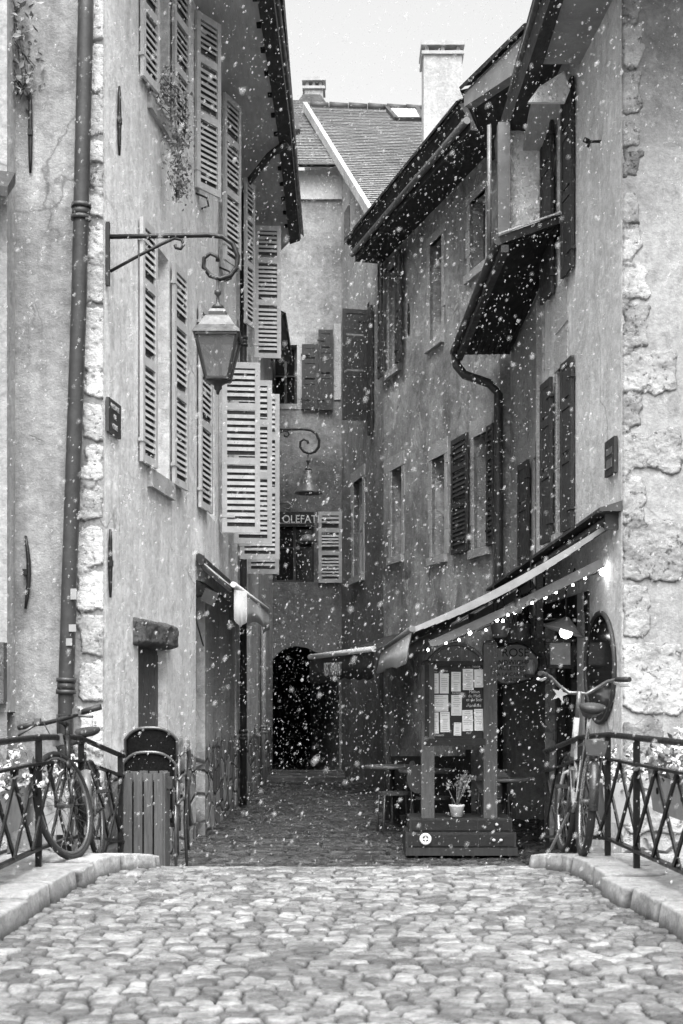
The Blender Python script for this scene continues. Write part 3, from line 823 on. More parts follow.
# eave: soffit, dark beam, lintel board, loggia ceiling
mb = MB(); mb.hexa([(1.99, 11.9, 7.40), (2.6, 11.9, 7.40), (2.45, 14.1, 7.40), (1.99, 14.1, 7.40), (1.99, 11.9, 7.55), (2.6, 11.9, 7.55), (2.45, 14.1, 7.55), (1.99, 14.1, 7.55)])
mb.build('eave_soffit', 'fascia', ch)
mb = MB(); mb.hexa([(1.88, 11.9, 7.36), (1.985, 11.9, 7.36), (1.985, 16.6, 7.36), (1.80, 16.6, 7.36), (1.85, 11.9, 7.62), (1.985, 11.9, 7.62), (1.985, 16.6, 7.62), (1.78, 16.6, 7.62)])
mb.build('eave_beam', 'soffit', ch)
mb = MB(); mb.tube([(1.86, 11.85, 7.60), (1.84, 15.3, 7.60)], .06, 10); mb.build('gutter', 'pipe', ch)
mb = MB(); roof_strips(mb, (1.82, 11.0, 7.68), (1.82, 15.2, 7.68), (6, 11.0, 11.2), (6, 15.2, 11.2), 24)
mb.hexa([(2.3, 11.3, 8.2), (10, 11.3, 8.2), (10, 12.6, 8.2), (2.3, 12.6, 8.2), (2.3, 11.3, 8.35), (10, 11.3, 8.35), (10, 12.6, 8.6), (2.3, 12.6, 8.6)]); mb.build('roof', 'tile', ch)
# back and inside of the cafe front
mb = MB()
slab(mb, RS, 13.6, 18.6, -.6, 2.6, -1.2, -1.1)
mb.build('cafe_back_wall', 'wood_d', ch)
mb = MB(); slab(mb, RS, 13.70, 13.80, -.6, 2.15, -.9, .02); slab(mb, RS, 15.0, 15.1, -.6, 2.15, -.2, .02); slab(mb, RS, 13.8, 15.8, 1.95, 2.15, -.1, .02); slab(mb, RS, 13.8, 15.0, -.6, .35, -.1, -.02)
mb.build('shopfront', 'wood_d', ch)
mb = MB(); slab(mb, RS, 13.8, 15.0, .35, 1.95, -.07, -.05); mb.build('shop_window', 'glass_d', ch)
mb = MB(); slab(mb, RS, 13.86, 14.1, -.5, 2.15, -.04, .03); mb.build('pilaster', 'sign_l', ch)
# tall oval mirror on the wall by the corner
mr = MB(); pts = []
cu, cz, hu, hz = 13.22, 1.40, .58, .50
ring = [RS.pt(cu+hu*math.cos(a)*.95, cz+hz*math.sin(a)*1.02, .02) for a in np.linspace(0, 6.283, 37)[:-1]]
mr.tube(ring, .022, 8, closed=True); mf = mr.build('oval_mirror', 'frame_d'); tag(mf, 'tall oval mirror in a thin dark frame on the wall under the awning end', 'mirror')
mr = MB(); mr.prism([RS.pt(cu+hu*math.cos(a)*.95, cz+hz*math.sin(a)*1.02, .012) for a in np.linspace(0, 6.283, 37)[:-1]], RS.out*.006); mr.build('mirror_glass', 'glass_d', mf)

# ---- house with the gallery
gh = thing('gallery_house', 'dim plastered house with a dark boarded gallery over the street, behind the cafe corner', 'house', (2.2, 16, -.4))
GW1 = [16.55, 17.1, 1.6, 4.0]; GW2 = [17.55, 18.1, 2.6, 4.0]
SF2 = [15.801, 18.3, -.6, 2.1, .9]
wall(DS, 15.801, 18.7, -1.7, 5.9, [GW1, GW2, SF2], 'right_dim', gh, .22)
wall(DS, 16.6, 18.7, 5.9, 8.2, [], 'right_dim', gh, .22)
window(DS, *GW2, gh, .22, 1, 2); window(DS, *GW1, gh, .22, 1, 2, mat='frame_d')
flat_leaf(DS, 17.15, 17.65, 1.9, 4.0, 'dark_wood', gh, .05, .03, solid=True); flat_leaf(DS, 16.1, 16.5, 1.9, 4.1, 'dark_wood', gh, .05, .02, solid=True)
mb = MB(); slab(mb, RS, 16.0, 16.06, 1.8, 5.6, -.02, .05); slab(mb, RS, 15.805, 15.86, 2.6, 5.6, -.02, .03); mb.build('wall_batten', 'dress', gh)
# gallery slab: boards underneath, pale edge
Gn, Gf = 14.8, 18.62
go = lambda y: 1.65+(1.49-1.65)*(y-Gn)/(Gf-Gn)
gi = lambda y: 2.38+(2.20-2.38)*(y-Gn)/(Gf-Gn)
mb = MB(); mb.hexa([(go(Gn), Gn, 5.84), (gi(Gn), Gn, 6.10), (gi(Gf), Gf, 5.63), (go(Gf), Gf, 5.62), (go(Gn), Gn, 5.93), (gi(Gn), Gn, 6.19), (gi(Gf), Gf, 5.75), (go(Gf), Gf, 5.74)])
gal = mb.build('gallery', 'soffit_d', gh)
mb = MB(); mb.bar((go(Gn)-.02, Gn-.012, 5.945), (gi(Gn), Gn-.012, 6.205), .02, .016); mb.build('edge_strip', 'dress_l', gal)
mb = MB()
for i in range(9):
    t0, t1 = i/9+.012, (i+1)/9-.012
    pn = [Vector((go(y), y, zo)).lerp(Vector((gi(y), y, zi)), t) for (y, zo, zi) in ((Gn+.06, 5.835, 6.093), (Gf-.05, 5.618, 5.628)) for t in (t0, t1)]
    mb.prism([pn[0], pn[1], pn[3], pn[2]], (0, 0, -.016))
mb.build('boarding', 'soffit_d', gal)
mb = MB(); mb.bar((go(Gn)+.05, Gn+.01, 5.80), (go(Gf)+.05, Gf, 5.58), .08, .08); mb.build('edge_beam', 'frame_d', gal)
mb = MB(); mb.tube([(go(Gn)-.02, Gn, 5.88), (go(Gf)-.02, Gf+.05, 5.66)], .05, 10); mb.build('gutter', 'frame_d', gal)
mb = MB(); a_ = (go(Gf)-.0, Gf+.02, 5.62); b_ = Vector((2.05, 18.6, 5.2))
mb.tube([a_, (a_[0]+.02, a_[1], 5.48), (a_[0]+.12, a_[1], 5.36), (b_.x-.12, b_.y, 5.24), (b_.x, b_.y, 5.1), (b_.x, b_.y, 3), (b_.x, b_.y, .2)], .06, 12)
mb.build('downpipe', 'frame_d', gh)
mb = MB(); mb.box((1.765, 15.5, 6.62), (.13, .13, 1.5)); mb.tube([(1.62, 15.6, 5.9), (1.62, 15.6, 7.4)], .025, 8); mb.build('post', 'zinc', gh)
X_, Y_, Z_ = rough_block(Face([(1.8, 15.62), (2.36, 15.62)], (0, -1), 'x'), 1.79, 2.36, 5.95, 7.36, .02, 14, 50)
grid_object('stone_panel', X_, Y_, Z_, 'panel_stone', None, gh)
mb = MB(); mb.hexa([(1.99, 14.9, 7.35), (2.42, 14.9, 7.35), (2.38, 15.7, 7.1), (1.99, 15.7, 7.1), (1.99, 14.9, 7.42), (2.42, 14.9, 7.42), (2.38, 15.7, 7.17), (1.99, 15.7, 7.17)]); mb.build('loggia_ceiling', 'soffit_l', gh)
mb = MB(); mb.prism([P(528, 102, 14.16), P(539, 87, 14.16), P(564, 71, 14.16), P(570, 90, 14.16), P(565, 102, 14.16)], (0, .05, 0)); mb.build('lintel_board', 'panel_stone', ch)
# upper roof with grey fascia
A0, A1 = P(529, 29, 15.2), P(529, 64, 15.2); B0, B1 = P(464, 92, 16.9), P(464, 107, 16.9)
mb = MB(); mb.prism([A0, A1, B1, B0], (.12, .05, 0)); mb.build('fascia', 'fascia', gh)
mb = MB(); C1 = Vector((2.4, 15.3, A1.z+.1)); D1 = Vector((2.3, 18.6, B1.z+.05)); E1_ = Vector((1.9, 18.6, B1.z))
mb.prism([A1+Vector((.1, .02, .03)), C1, D1, E1_, B1+Vector((.1, .02, .03))], (0, 0, .05)); mb.build('eave_soffit', 'soffit', gh)
mb = MB(); roof_strips(mb, A0+Vector((-.04, 0, .02)), B0+Vector((-.04, 0, .02)), A0+Vector((4, .5, 2.6)), B0+Vector((4, 3, 2.6)), 20, .04)
roof_strips(mb, B0+Vector((-.03, 0, .0)), E1_+Vector((0, 0, .15)), B0+Vector((4, 3, 2.6)), E1_+Vector((4, 1.6, 2.6)), 16, .03); mb.build('roof', 'tile_d', gh)

# ---- middle house on the right
mh = thing('shuttered_house', 'long weathered house with deep dark eaves and stone framed windows, middle of the right row', 'house', (1.5, 21, -.4))
def mop(x0, x1, y0, y1, face=MS):
    a, b = sorted((face.u_at(x0), face.u_at(x1))); m = (a+b)/2
    return [a, b, face.z_at(y1, m), face.z_at(y0, m)]
M1 = mop(432, 445, 457, 556); M2 = mop(474, 489, 434, 548); M3 = mop(430, 442, 240, 340); M4 = mop(470, 486, 196, 268); M5 = mop(392, 402, 468, 556); M6 = mop(389, 400, 266, 368)
wall(MS, 18.7, 23.8, -1.0, 8.45, [M1, M2, M3, M4, M5, M6], 'mid', mh, .26, extra=lambda m: m.quad([(2.08, 18.7, -1), (9, 18.7, -1), (9, 18.7, 8.45), (2.08, 18.7, 8.45)]))
for i, (w_, gl) in enumerate(((M1, 'glass_d'), (M2, 'curtain'), (M3, 'curtain'), (M4, 'glass_d'), (M5, 'glass_d'), (M6, 'curtain'))):
    window(MS, *w_, mh, .26, 1, 3, 'frame_d' if gl == 'glass_d' else 'frame', glass=gl); surround(MS, *w_, mh, 'dress', .13, .28 if i in (0, 1, 4) else .16, True, .012, 40+i)
def mleaf(x0, x1, y0, y1, face=MS, par=None, d=.05, **k):
    a, b = face.u_at(x0), face.u_at(x1); m = (a+b)/2
    return flat_leaf(face, a, b, face.z_at(y1, m), face.z_at(y0, m), 'dark_wood', par or mh, d, .02, **k)
mleaf(455, 472, 437, 553); mleaf(490.5, 499, 425, 545)
mleaf(382.5, 388.5, 262, 378, d=.09, solid=True); mleaf(401, 407, 252, 362, d=.09, solid=True)
anchor(MS, MS.u_at(410), MS.z_at(338, 22.5), MS.z_at(305, 22.5), mh)
# eave
f0, f1 = Vector((1.66, 18.3, 8.43)), Vector((.226, 23.8, 8.43)); ins = Vector((.56, .15, 0))
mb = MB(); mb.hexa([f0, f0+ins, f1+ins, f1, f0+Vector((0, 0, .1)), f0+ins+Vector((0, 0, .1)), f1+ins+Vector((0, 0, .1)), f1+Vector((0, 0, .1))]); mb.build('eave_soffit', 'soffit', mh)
outv = Vector((-.965, -.26, 0))
mb = MB(); mb.tube([f0+outv*.05+Vector((0, 0, .12)), f1+outv*.05+Vector((0, 0, .12))], .048, 12); mb.build('gutter', 'zinc', mh)
mb = MB(); mb.hexa([f0+outv*.0+Vector((0, 0, .1)), f0+ins+Vector((0, 0, .1)), f1+ins+Vector((0, 0, .1)), f1+Vector((0, 0, .1)), f0+outv*.16+Vector((0, 0, .32)), f0+ins+Vector((0, 0, .5)), f1+ins+Vector((0, 0, .5)), f1+outv*.16+Vector((0, -.0, .32))]); mb.build('eave_board', 'soffit', mh)
mb = MB(); roof_strips(mb, f0+outv*.18+Vector((0, 0, .33)), f1+outv*.18+Vector((0, 0, .33)), f0+Vector((4.2, 1.1, 3.2)), f1+Vector((4.2, 1.1, 3.2)), 22); mb.build('roof', 'tile_d', mh)

# ---- gable house behind
gb = thing('gable_house', 'pale gabled house with tiled slope and tall chimney at the far right', 'house', (.2, 26, -.4))
G1 = mop(367, 369.5, 303, 390, GS); G2 = mop(354, 363, 480, 576, GS); G3 = mop(344.5, 350, 208, 240, GS)
ys0, ys1 = 23.8, 31.0
V0 = GS.pt(24.3, 9.45, 0); V1 = Vector((-.68, 31.0, 13.98))
def gext(m): m.quad([GS.pt(23.8, 8.6), GS.pt(31, 8.6), V1, Vector((.704, 23.8, 9.2))])
wall(GS, 23.8, 31.0, -1.0, 8.6, [G1, G2], 'gable', gb, .16, extra=gext)
window(GS, *G2, gb, .16, 1, 2, 'frame', 'glass_d'); window(GS, *G1, gb, .16, 1, 2, 'frame', 'curtain')
surround(GS, *G2, gb, 'dress', .2, .25, True, .02, 77)
mb = MB(); slab(mb, GS, G3[0], G3[1], G3[2], G3[3], -.02, .01); mb.build('small_window', 'glass_d', gb)
mb = MB(); slab(mb, GS, 24.5, 24.78, 5.7, 7.9, .03, .07); mb.build('shutter', 'dark_wood', gb)
leaf((GS.xy(25.0)[0]-.02, 25.0), (P(342.5, 0, 24.9).x, 24.9), 6.0, 7.95, 'dark_wood', gb, solid=True)
rv = Vector((6.55, .5, 0)).normalized()
mb = MB(); roof_strips(mb, V0+Vector((-.1, -.3, -.15)), V0+rv*9+Vector((0, -.3, -.15)), V1+Vector((-.1, 0, .05)), V1+rv*9, 64, .025); mb.build('roof', 'tile', gb)
mb = MB(); mb.bar(V0+Vector((-.12, -.25, -.12)), V1+Vector((-.12, 0, .06)), .09, .16); mb.build('verge_board', 'end_pale', gb)
mb = MB()
for i in range(20):
    p = V1+rv*(i*.42)+Vector((0, 0, .06)); mb.tube([p, p+rv*.4], [.11, .09], 8)
mb.build('ridge_tiles', 'tile_d', gb)
def chimney(c, w, d, z0, z1, parent, capw=.08, ph=.2):
    mb = MB(); mb.box((c[0], c[1], (z0+z1)/2), (w, d, z1-z0)); o = mb.build('chimney', 'end_pale', parent)
    k = MB(); k.box((c[0], c[1], z1+.03), (w+capw, d+capw, .06))
    for sx in (-1, 0, 1):
        for sy in (-1, 1): k.box((c[0]+sx*(w/2-.06), c[1]+sy*(d/2-.06), z1+.06+ph/2), (.07, .07, ph))
    k.box((c[0], c[1], z1+.06+ph+.04), (w+capw+.02, d+capw+.02, .08)); k.build('chimney_cap', 'pipe_l', o)
    return o
cc = P(441.5, 92, 26.5); chimney((cc.x, 26.5), .70, .7, 8.5, EYE+(700-63)*26.5/F, gb, .08, .10)
def skylight(corners, parent):
    mb = MB(); c = [Vector(p) for p in corners]; n = (c[1]-c[0]).cross(c[3]-c[0]).normalized(); n = n if n.z > 0 else -n
    for i in range(4): mb.bar(c[i]+n*.06, c[(i+1) % 4]+n*.06, .09, .12, n)
    o = mb.build('skylight', 'pipe', parent); g = MB(); g.prism([p+n*.07 for p in c], n*.01); g.build('pane', 'skyglass', o)
MT['skyglass'] = simple('pale_skylight_glass', .7, .8, .08, 3, 0, 0, spec=1.0)
def on_roof(px, py):      # sight line onto the tiled slope
    n = (V1-V0).cross(rv).normalized(); d = Vector(((px-341.5)/F, 1, -(py-HZ)/F)); o = Vector((0, 0, EYE))
    return o+d*((V0-o).dot(n)/d.dot(n))
skylight([on_roof(396, 123), on_roof(423, 123), on_roof(416, 111), on_roof(386, 111)], gb)
q = on_roof(418, 165); mb = MB(); mb.prism([q+Vector((-.35, -.1, -.3)), q+Vector((.6, -.1, -.3)), q+Vector((.6, -.1, .25)), q+Vector((-.35, -.1, .05))], (0, .9, 0)); mb.build('dormer', 'zinc', gb)

# ---- house closing the street, with the passage
EY = 27.46
ES = Face([(-3.5, EY), (0.05, EY)], (0, -1), 'x')
eh = thing('end_house', 'sooty house closing the street with a dark vaulted passage through its ground floor', 'house', (-.7, EY, -.4))
def eop(x0, x1, y0, y1): return [ES.u_at(x0), ES.u_at(x1), ES.z_at(y1, 0), ES.z_at(y0, 0)]
E1 = eop(262, 297, 345, 404); E2 = eop(255, 314, 512, 582); E3 = [ES.u_at(262), ES.u_at(339), -1.0, ES.z_at(646, 0), .35]
E4 = eop(335, 341, 326, 345)
wall(ES, -3.5, 0.02, -1.0, 11.2, [E1, E2, E3], 'end', eh, .2)
mb = MB(); slab(mb, ES, -3.5, .02, 10.75, 11.3, 0, .05); mb.build('eave_board', 'soffit_l', eh)
window(ES, *E1, eh, .2, 3, 2, 'frame_d', 'glass_d'); window(ES, *E2, eh, .2, 3, 2, 'frame_d', 'glass_d')
mb = MB(); slab(mb, ES, E1[1], E1[1]+.15, E1[2]-.1, E1[3]+.16, -.03, .012); slab(mb, ES, E1[0]-.1, E1[1]+.0, E1[3], E1[3]+.16, -.03, .012); slab(mb, ES, E1[0]-.1, E1[1], E1[2]-.1, E1[2], -.03, .02); mb.build('window_surround', 'dress', eh)
# vault: corner pieces that round the opening, and the passage behind
mb = MB(); a, b, zt = E3[0], E3[1], E3[3]; cx = (a+b)/2-.1; zc = zt-.95
arc = []
for i in range(13):
    t = math.pi*i/12; arc.append((cx+(b-cx)*math.cos(t) if t < math.pi/2 else cx+(cx-a)*math.cos(t), zc+.95*math.sin(t)))
for i in range(6): 
    (x0, z0), (x1, z1) = arc[i], arc[i+1]
    mb.quad([(x0, EY+.002, z0), (x0, EY+.002, zt+.02), (x1, EY+.002, zt+.02), (x1, EY+.002, z1)]); mb.quad([(x0, EY+.002, z0), (x1, EY+.002, z1), (x1, EY+.36, z1), (x0, EY+.36, z0)])
    (x0, z0), (x1, z1) = arc[12-i], arc[11-i]
    mb.quad([(x0, EY+.002, z0), (x0, EY+.002, zt+.02), (x1, EY+.002, zt+.02), (x1, EY+.002, z1)]); mb.quad([(x0, EY+.002, z0), (x1, EY+.002, z1), (x1, EY+.36, z1), (x0, EY+.36, z0)])
mb.build('vault', 'end', eh)
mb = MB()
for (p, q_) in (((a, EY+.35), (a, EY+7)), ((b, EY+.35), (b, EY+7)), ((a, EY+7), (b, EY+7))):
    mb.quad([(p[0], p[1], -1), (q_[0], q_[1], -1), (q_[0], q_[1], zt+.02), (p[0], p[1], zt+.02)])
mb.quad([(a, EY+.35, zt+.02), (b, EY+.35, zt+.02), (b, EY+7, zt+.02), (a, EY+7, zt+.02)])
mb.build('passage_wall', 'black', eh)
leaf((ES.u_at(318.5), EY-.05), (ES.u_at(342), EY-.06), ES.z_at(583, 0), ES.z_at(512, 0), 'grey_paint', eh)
leaf((ES.u_at(302), EY-.06), (ES.u_at(318), EY-.06), ES.z_at(410, 0), ES.z_at(345, 0), 'dark_wood', eh, solid=True)
leaf((ES.u_at(318.5), EY-.09), (ES.u_at(333), EY-.09), ES.z_at(411, 0), ES.z_at(331, 0), 'dark_wood', eh, solid=True)
mb = MB(); slab(mb, ES, ES.u_at(334), ES.u_at(341), ES.z_at(400, 0), ES.z_at(324, 0), 0, .03); mb.build('window_board', 'dress', eh)
mb = MB(); roof_strips(mb, (-3.6, EY-.35, 11.3), (.0, EY-.35, 11.3), (-3.6, EY+5, 14.78), (-.55, EY+5, 14.78), 44, .025); mb.build('roof', 'tile', eh)
rn = lambda px, py, Y: P(px, py, Y)
n_ = Vector((0, -3.48, 5.35)).normalized()
def on_e(px, py):
    d = Vector(((px-341.5)/F, 1, -(py-HZ)/F)); o = Vector((0, 0, EYE)); v = Vector((0, EY-.35, 11.3)); return o+d*((v-o).dot(n_)/d.dot(n_))
skylight([on_e(288, 135), on_e(298, 135), on_e(296, 119), on_e(287, 119)], eh)
c2 = P(314, 95, 32.6); chimney((c2.x, 32.6), .42, .42, 13.2, EYE+(700-93)*32.6/F, eh, .1, .12)
mb = MB(); mb.prism([(c2.x-.5, 32.3, 14.5), (c2.x+.4, 32.3, 14.5), (c2.x+.15, 32.3, 14.85), (c2.x-.25, 32.3, 14.85)], (0, .5, 0)); mb.build('chimney_base', 'dark_stone', eh)
# shallow steps before the passage
for i in range(3):
    mb = MB(); mb.box((-.68, 26.1+i*.5, rz(26.1)-.16+.035*(i+1)), (1.5, .5, .4)); mb.build('step', 'dark_stone')['kind'] = 'structure'

# ================================================================== LAMPS
def street_lamp(u, arm_z, label, bell=False):
    w0 = LS.pt(u, 0, 0); s = 12.3/F
    L = thing('street_lamp', label, 'lamp', (w0.x, w0.y, arm_z), 'scrolled bracket lanterns on the left wall')
    x0 = w0.x+.02; Y = w0.y
    q = lambda px, py: Vector((x0+(px-107)*s, Y, arm_z-(py-238)*s))
    mb = MB(); mb.bar(q(107, 224)+Vector((0, 0, 0)), q(107, 286), .045, .03, (1, 0, 0))
    mb.tube([q(108, 238), q(150, 237.5), q(205, 236.5), q(219, 238), q(229, 245), q(234, 257), q(233, 268), q(227, 276), q(217, 279.5), q(207, 276), q(200.5, 268), q(201, 259), q(207, 254.5), q(214, 257.5), q(214.5, 262)],
            [.021]*10+[.019, .018, .017, .016, .02], 8)
    mb.tube([q(109, 272), q(140, 255), q(160, 245), q(172, 239.5), q(179, 241), q(181, 246), q(178, 250), q(173.5, 249), q(172.5, 246)], [.014]*9, 8)
    mb.build('bracket', 'iron', L)
    c = q(214.5, 0); cx, cy = c.x, c.y; z = lambda py: arm_z-(py-238)*s
    mb = MB(); mb.lathe([(.012, z(279)), (.012, z(290)), (.028, z(291)), (.03, z(294)), (.014, z(296)), (.014, z(303)), (.05, z(306)), (.055, z(309)), (.02, z(311))], (cx, cy, 0), 12); mb.build('hanger', 'lampmetal', L)
    if bell:
        mb = MB(); mb.lathe([(.05, z(309)), (.075, z(312)), (.07, z(316)), (.10, z(318)), (.125, z(329)), (.135, z(334)), (.205, z(347)), (.212, z(350)), (.20, z(350)), (.12, z(336)), (.02, z(332))], (cx, cy, 0), 20); mb.build('lamp_shade', 'lamptop', L)
        mb = MB(); mb.lathe([(.03, z(334)), (.05, z(340)), (.055, z(346)), (.03, z(351)), (.005, z(352))], (cx, cy, 0), 10); mb.build('bulb', 'lampglass', L)
        return L
    r4 = 1.414
    mb = MB(); mb.lathe([(.06*r4, z(310)), (.075*r4, z(313)), (.07*r4, z(316)), (.10*r4, z(318)), (.15*r4, z(328)), (.195*r4, z(333.5)), (.198*r4, z(336)), (.185*r4, z(337))], (cx, cy, 0), 4, False); mb.build('lamp_roof', 'lamptop', L)
    top, bot = z(337), z(378); rt, rb = .175, .095
    mb = MB()
    cs = [(1, 1), (-1, 1), (-1, -1), (1, -1)]
    for i, (a, b) in enumerate(cs):
        a2, b2 = cs[(i+1) % 4]
        mb.bar((cx+a*rt, cy+b*rt, top), (cx+a*rb, cy+b*rb, bot), .02, .02)
        mb.bar((cx+a*rt, cy+b*rt, top), (cx+a2*rt, cy+b2*rt, top), .024, .024); mb.bar((cx+a*rb, cy+b*rb, bot), (cx+a2*rb, cy+b2*rb, bot), .022, .022)
    mb.lathe([(rb*1.3, bot-.004), (.07, bot-.03), (.035, bot-.05), (.035, bot-.075), (.018, bot-.095), (.01, bot-.125)], (cx, cy, 0), 10)
    mb.build('lantern_frame', 'lampmetal', L)
    mb = MB()
    for i, (a, b) in enumerate(cs):
        a2, b2 = cs[(i+1) % 4]; k = .97
        mb.quad([(cx+a*rt*k, cy+b*rt*k, top-.01), (cx+a2*rt*k, cy+b2*rt*k, top-.01), (cx+a2*rb*k, cy+b2*rb*k, bot+.01), (cx+a*rb*k, cy+b*rb*k, bot+.01)])
    mb.build('lantern_glass', 'lampglass', L)
    mb = MB(); mb.lathe([(.02, top), (.03, top-.02), (.03, top-.08), (.05, top-.1), (.055, top-.14), (.04, top-.18), (.008, top-.2)], (cx, cy, 0), 10); mb.build('bulb', 'lamptop', L)
    return L
street_lamp(12.04, 5.02, 'large wrought iron scroll bracket lantern nearest to the camera on the pale corner house')
street_lamp(21.6, 5.20, 'farther scroll bracket lantern, before the dark end of the street', True)

# plaques, hooks, wires
pq = thing('wall_plaque', 'small dark street name plaque with pale lettering beside the left corner stones', 'plaque', tuple(LS.pt(12.42, 4.1, 0)))
ua, ub = 12.01, 12.40
mb = MB(); slab(mb, LS, ua, ub, 3.37, 3.66, .012, .035); mb.build('plate', 'pipe', pq)
um = (ua+ub)/2
for t, z in (('PASSAGE', 3.60), ('DE', 3.52), ("L'ISLE", 3.435)): text(t, .065, LS.pt(um, z, .037), Matrix.Rotation(R(-6.4), 3, 'Z') @ RLEFT, 'frame', pq, sx=1.0)
pq2 = thing('house_plaque', 'small dark plate on the cream wall just inside the right corner', 'plaque', tuple(RS.pt(12.75, 3.3, 0)))
mb = MB(); slab(mb, RS, 12.6, 12.95, 3.12, 3.44, .01, .04); mb.build('plate', 'sign', pq2)
mb = MB(); slab(mb, RS, 12.68, 12.87, 3.3, 3.36, .04, .046); slab(mb, RS, 12.68, 12.87, 3.18, 3.26, .04, .046); mb.build('relief', 'zinc', pq2)
hk = MB(); p = RS.pt(13.25, 6.3, 0); hk.tube([p, p+Vector((-.10, 0, .0)), p+Vector((-.12, 0, -.05))], .014, 8); hk.tube([p+Vector((-.11, 0, .0)), p+Vector((-.16, 0, .02))], .025, 8)
tag(hk.build('wall_hook', 'iron'), 'small iron hook high on the cream wall near the right corner', 'hook')
fl_ = thing('floodlight', 'dark square floodlight on an arm below the half folded left awning', 'floodlight', tuple(LS.pt(15.62, 2.2, 0)))
mb = MB(); p = P(197, 596, 15.6); mb.tube([p, p+Vector((.12, -.05, .03))], .02, 8); mb.build('arm', 'iron', fl_)
mb = MB(); mb.box(p+Vector((.15, -.08, -.02)), (.16, .1, .15), M=Matrix.Rotation(R(25), 3, 'Y')); mb.build('lamp_housing', 'frame_d', fl_)
mb = MB(); mb.tube([p+Vector((-.03, 0, -.05)), p+Vector((.0, 0, -.3)), p+Vector((.07, 0, -.55))], .008, 6); mb.build('cable', 'iron', fl_)

# ================================================================== AWNINGS
def sheet(mb, a0, a1, b0, b1, n=10, m=6, sag=.0, rip=.0, th=.012):
    """cloth between edge a0-a1 (wall) and edge b0-b1 (front bar)"""
    a0, a1, b0, b1 = map(Vector, (a0, a1, b0, b1)); b = len(mb.v)
    for i in range(n+1):
        for j in range(m+1):
            s, t = i/n, j/m; p = a0.lerp(a1, s).lerp(b0.lerp(b1, s), t)
            p.z += -sag*4*t*(1-t)+rip*math.sin(s*31+t*2)*t; mb.v.append(p)
    o = (n+1)*(m+1)
    for k in range(o): mb.v.append(mb.v[b+k]-Vector((0, 0, th)))
    id_ = lambda i, j: b+i*(m+1)+j
    for i in range(n):
        for j in range(m):
            mb.f.append((id_(i, j), id_(i+1, j), id_(i+1, j+1), id_(i, j+1))); mb.sm.append(True)
            mb.f.append((o+id_(i, j), o+id_(i, j+1), o+id_(i+1, j+1), o+id_(i+1, j))); mb.sm.append(True)
    for i in range(n):
        for j in (0, m): mb.f.append((id_(i, j), id_(i+1, j), o+id_(i+1, j), o+id_(i, j))); mb.sm.append(False)
    for j in range(m):
        for i in (0, n): mb.f.append((id_(i, j), id_(i, j+1), o+id_(i, j+1), o+id_(i, j))); mb.sm.append(False)
def valance(mb, p0, p1, h, n=40, waves=9, scallop=.04, amp=.012, lean=(0, 0, 0)):
    p0, p1 = Vector(p0), Vector(p1); d = (p1-p0); nr = Vector((d.y, -d.x, 0)).normalized(); b = len(mb.v); ln = Vector(lean)
    for i in range(n+1):
        s = i/n; p = p0.lerp(p1, s); k = amp*math.sin(s*waves*6.28)
        hh = h*(1+.05*math.sin(s*9))-scallop*abs(math.cos(s*waves*3.14))
        mb.v += [p, p+nr*k*.5+ln*.5-Vector((0, 0, hh*.5)), p+nr*k+ln-Vector((0, 0, hh)), p+nr*.008, p+nr*(k*.5+.008)+ln*.5-Vector((0, 0, hh*.5)), p+nr*(k+.008)+ln-Vector((0, 0, hh))]
    for i in range(n):
        q = b+i*6; r = q+6
        for k in (0, 1): mb.f.append((q+k, r+k, r+k+1, q+k+1)); mb.sm.append(True); mb.f.append((q+3+k, q+4+k, r+4+k, r+3+k)); mb.sm.append(True)
        mb.f.append((q+2, r+2, r+5, q+5)); mb.sm.append(False)

# cafe awning (right, near)
aw = thing('cafe_awning', 'long open awning of the cafe with lit bulbs strung below it', 'awning', (2.4, 13, 2.6), 'awnings over the street')
W0, W1 = RS.pt(12.75, 2.66, .08), RS.pt(18.6, 2.42, .1); B0_, B1_ = P(412, 629, 13.0), P(381, 651, 20.4)
mb = MB(); sheet(mb, W0, W1, B0_, B1_, 24, 10, .055, .012); mb.build('awning_cloth', 'cloth_d', aw)
mb = MB()      # stitched hem along the near side
N_ = 16
for i in range(N_):
    a = W0.lerp(B0_, i/N_); b = W0.lerp(B0_, (i+1)/N_); f = lambda t: -.055*4*t*(1-t)
    a.z += f(i/N_); b.z += f((i+1)/N_)
    w = .035+.035*math.sin(math.pi*(i+.5)/N_)
    mb.hexa([a+Vector((0, -.012, -w)), b+Vector((0, -.012, -w)), b+Vector((0, .0, -w)), a+Vector((0, .0, -w)), a+Vector((0, -.012, .012)), b+Vector((0, -.012, .012)), b+Vector((0, .0, .012)), a+Vector((0, .0, .012))])
mb.build('side_hem', 'cloth_m', aw)
mb = MB(); mb.tube([B0_+Vector((0, -.05, 0)), B1_], .03, 10); mb.build('front_bar', 'zinc', aw)
mb = MB(); mb.tube([W0+Vector((.02, -.1, .03)), W1+Vector((0, 0, .03))], .06, 12); mb.box(W0+Vector((.05, -.12, .03)), (.16, .05, .16)); mb.build('roller', 'pipe', aw)
mb = MB(); mb.hexa([W0+Vector((-.1, -.25, .10)), W0+Vector((.12, -.25, .10)), W1+Vector((.1, 0, .10)), W1+Vector((-.1, 0, .10)), W0+Vector((-.1, -.25, .13)), W0+Vector((.12, -.25, .20)), W1+Vector((.1, 0, .2)), W1+Vector((-.1, 0, .13))]); mb.build('awning_hood', 'frame_d', aw)
arm0, arm1 = P(603, 563, 12.9), P(430, 645, 13.1)
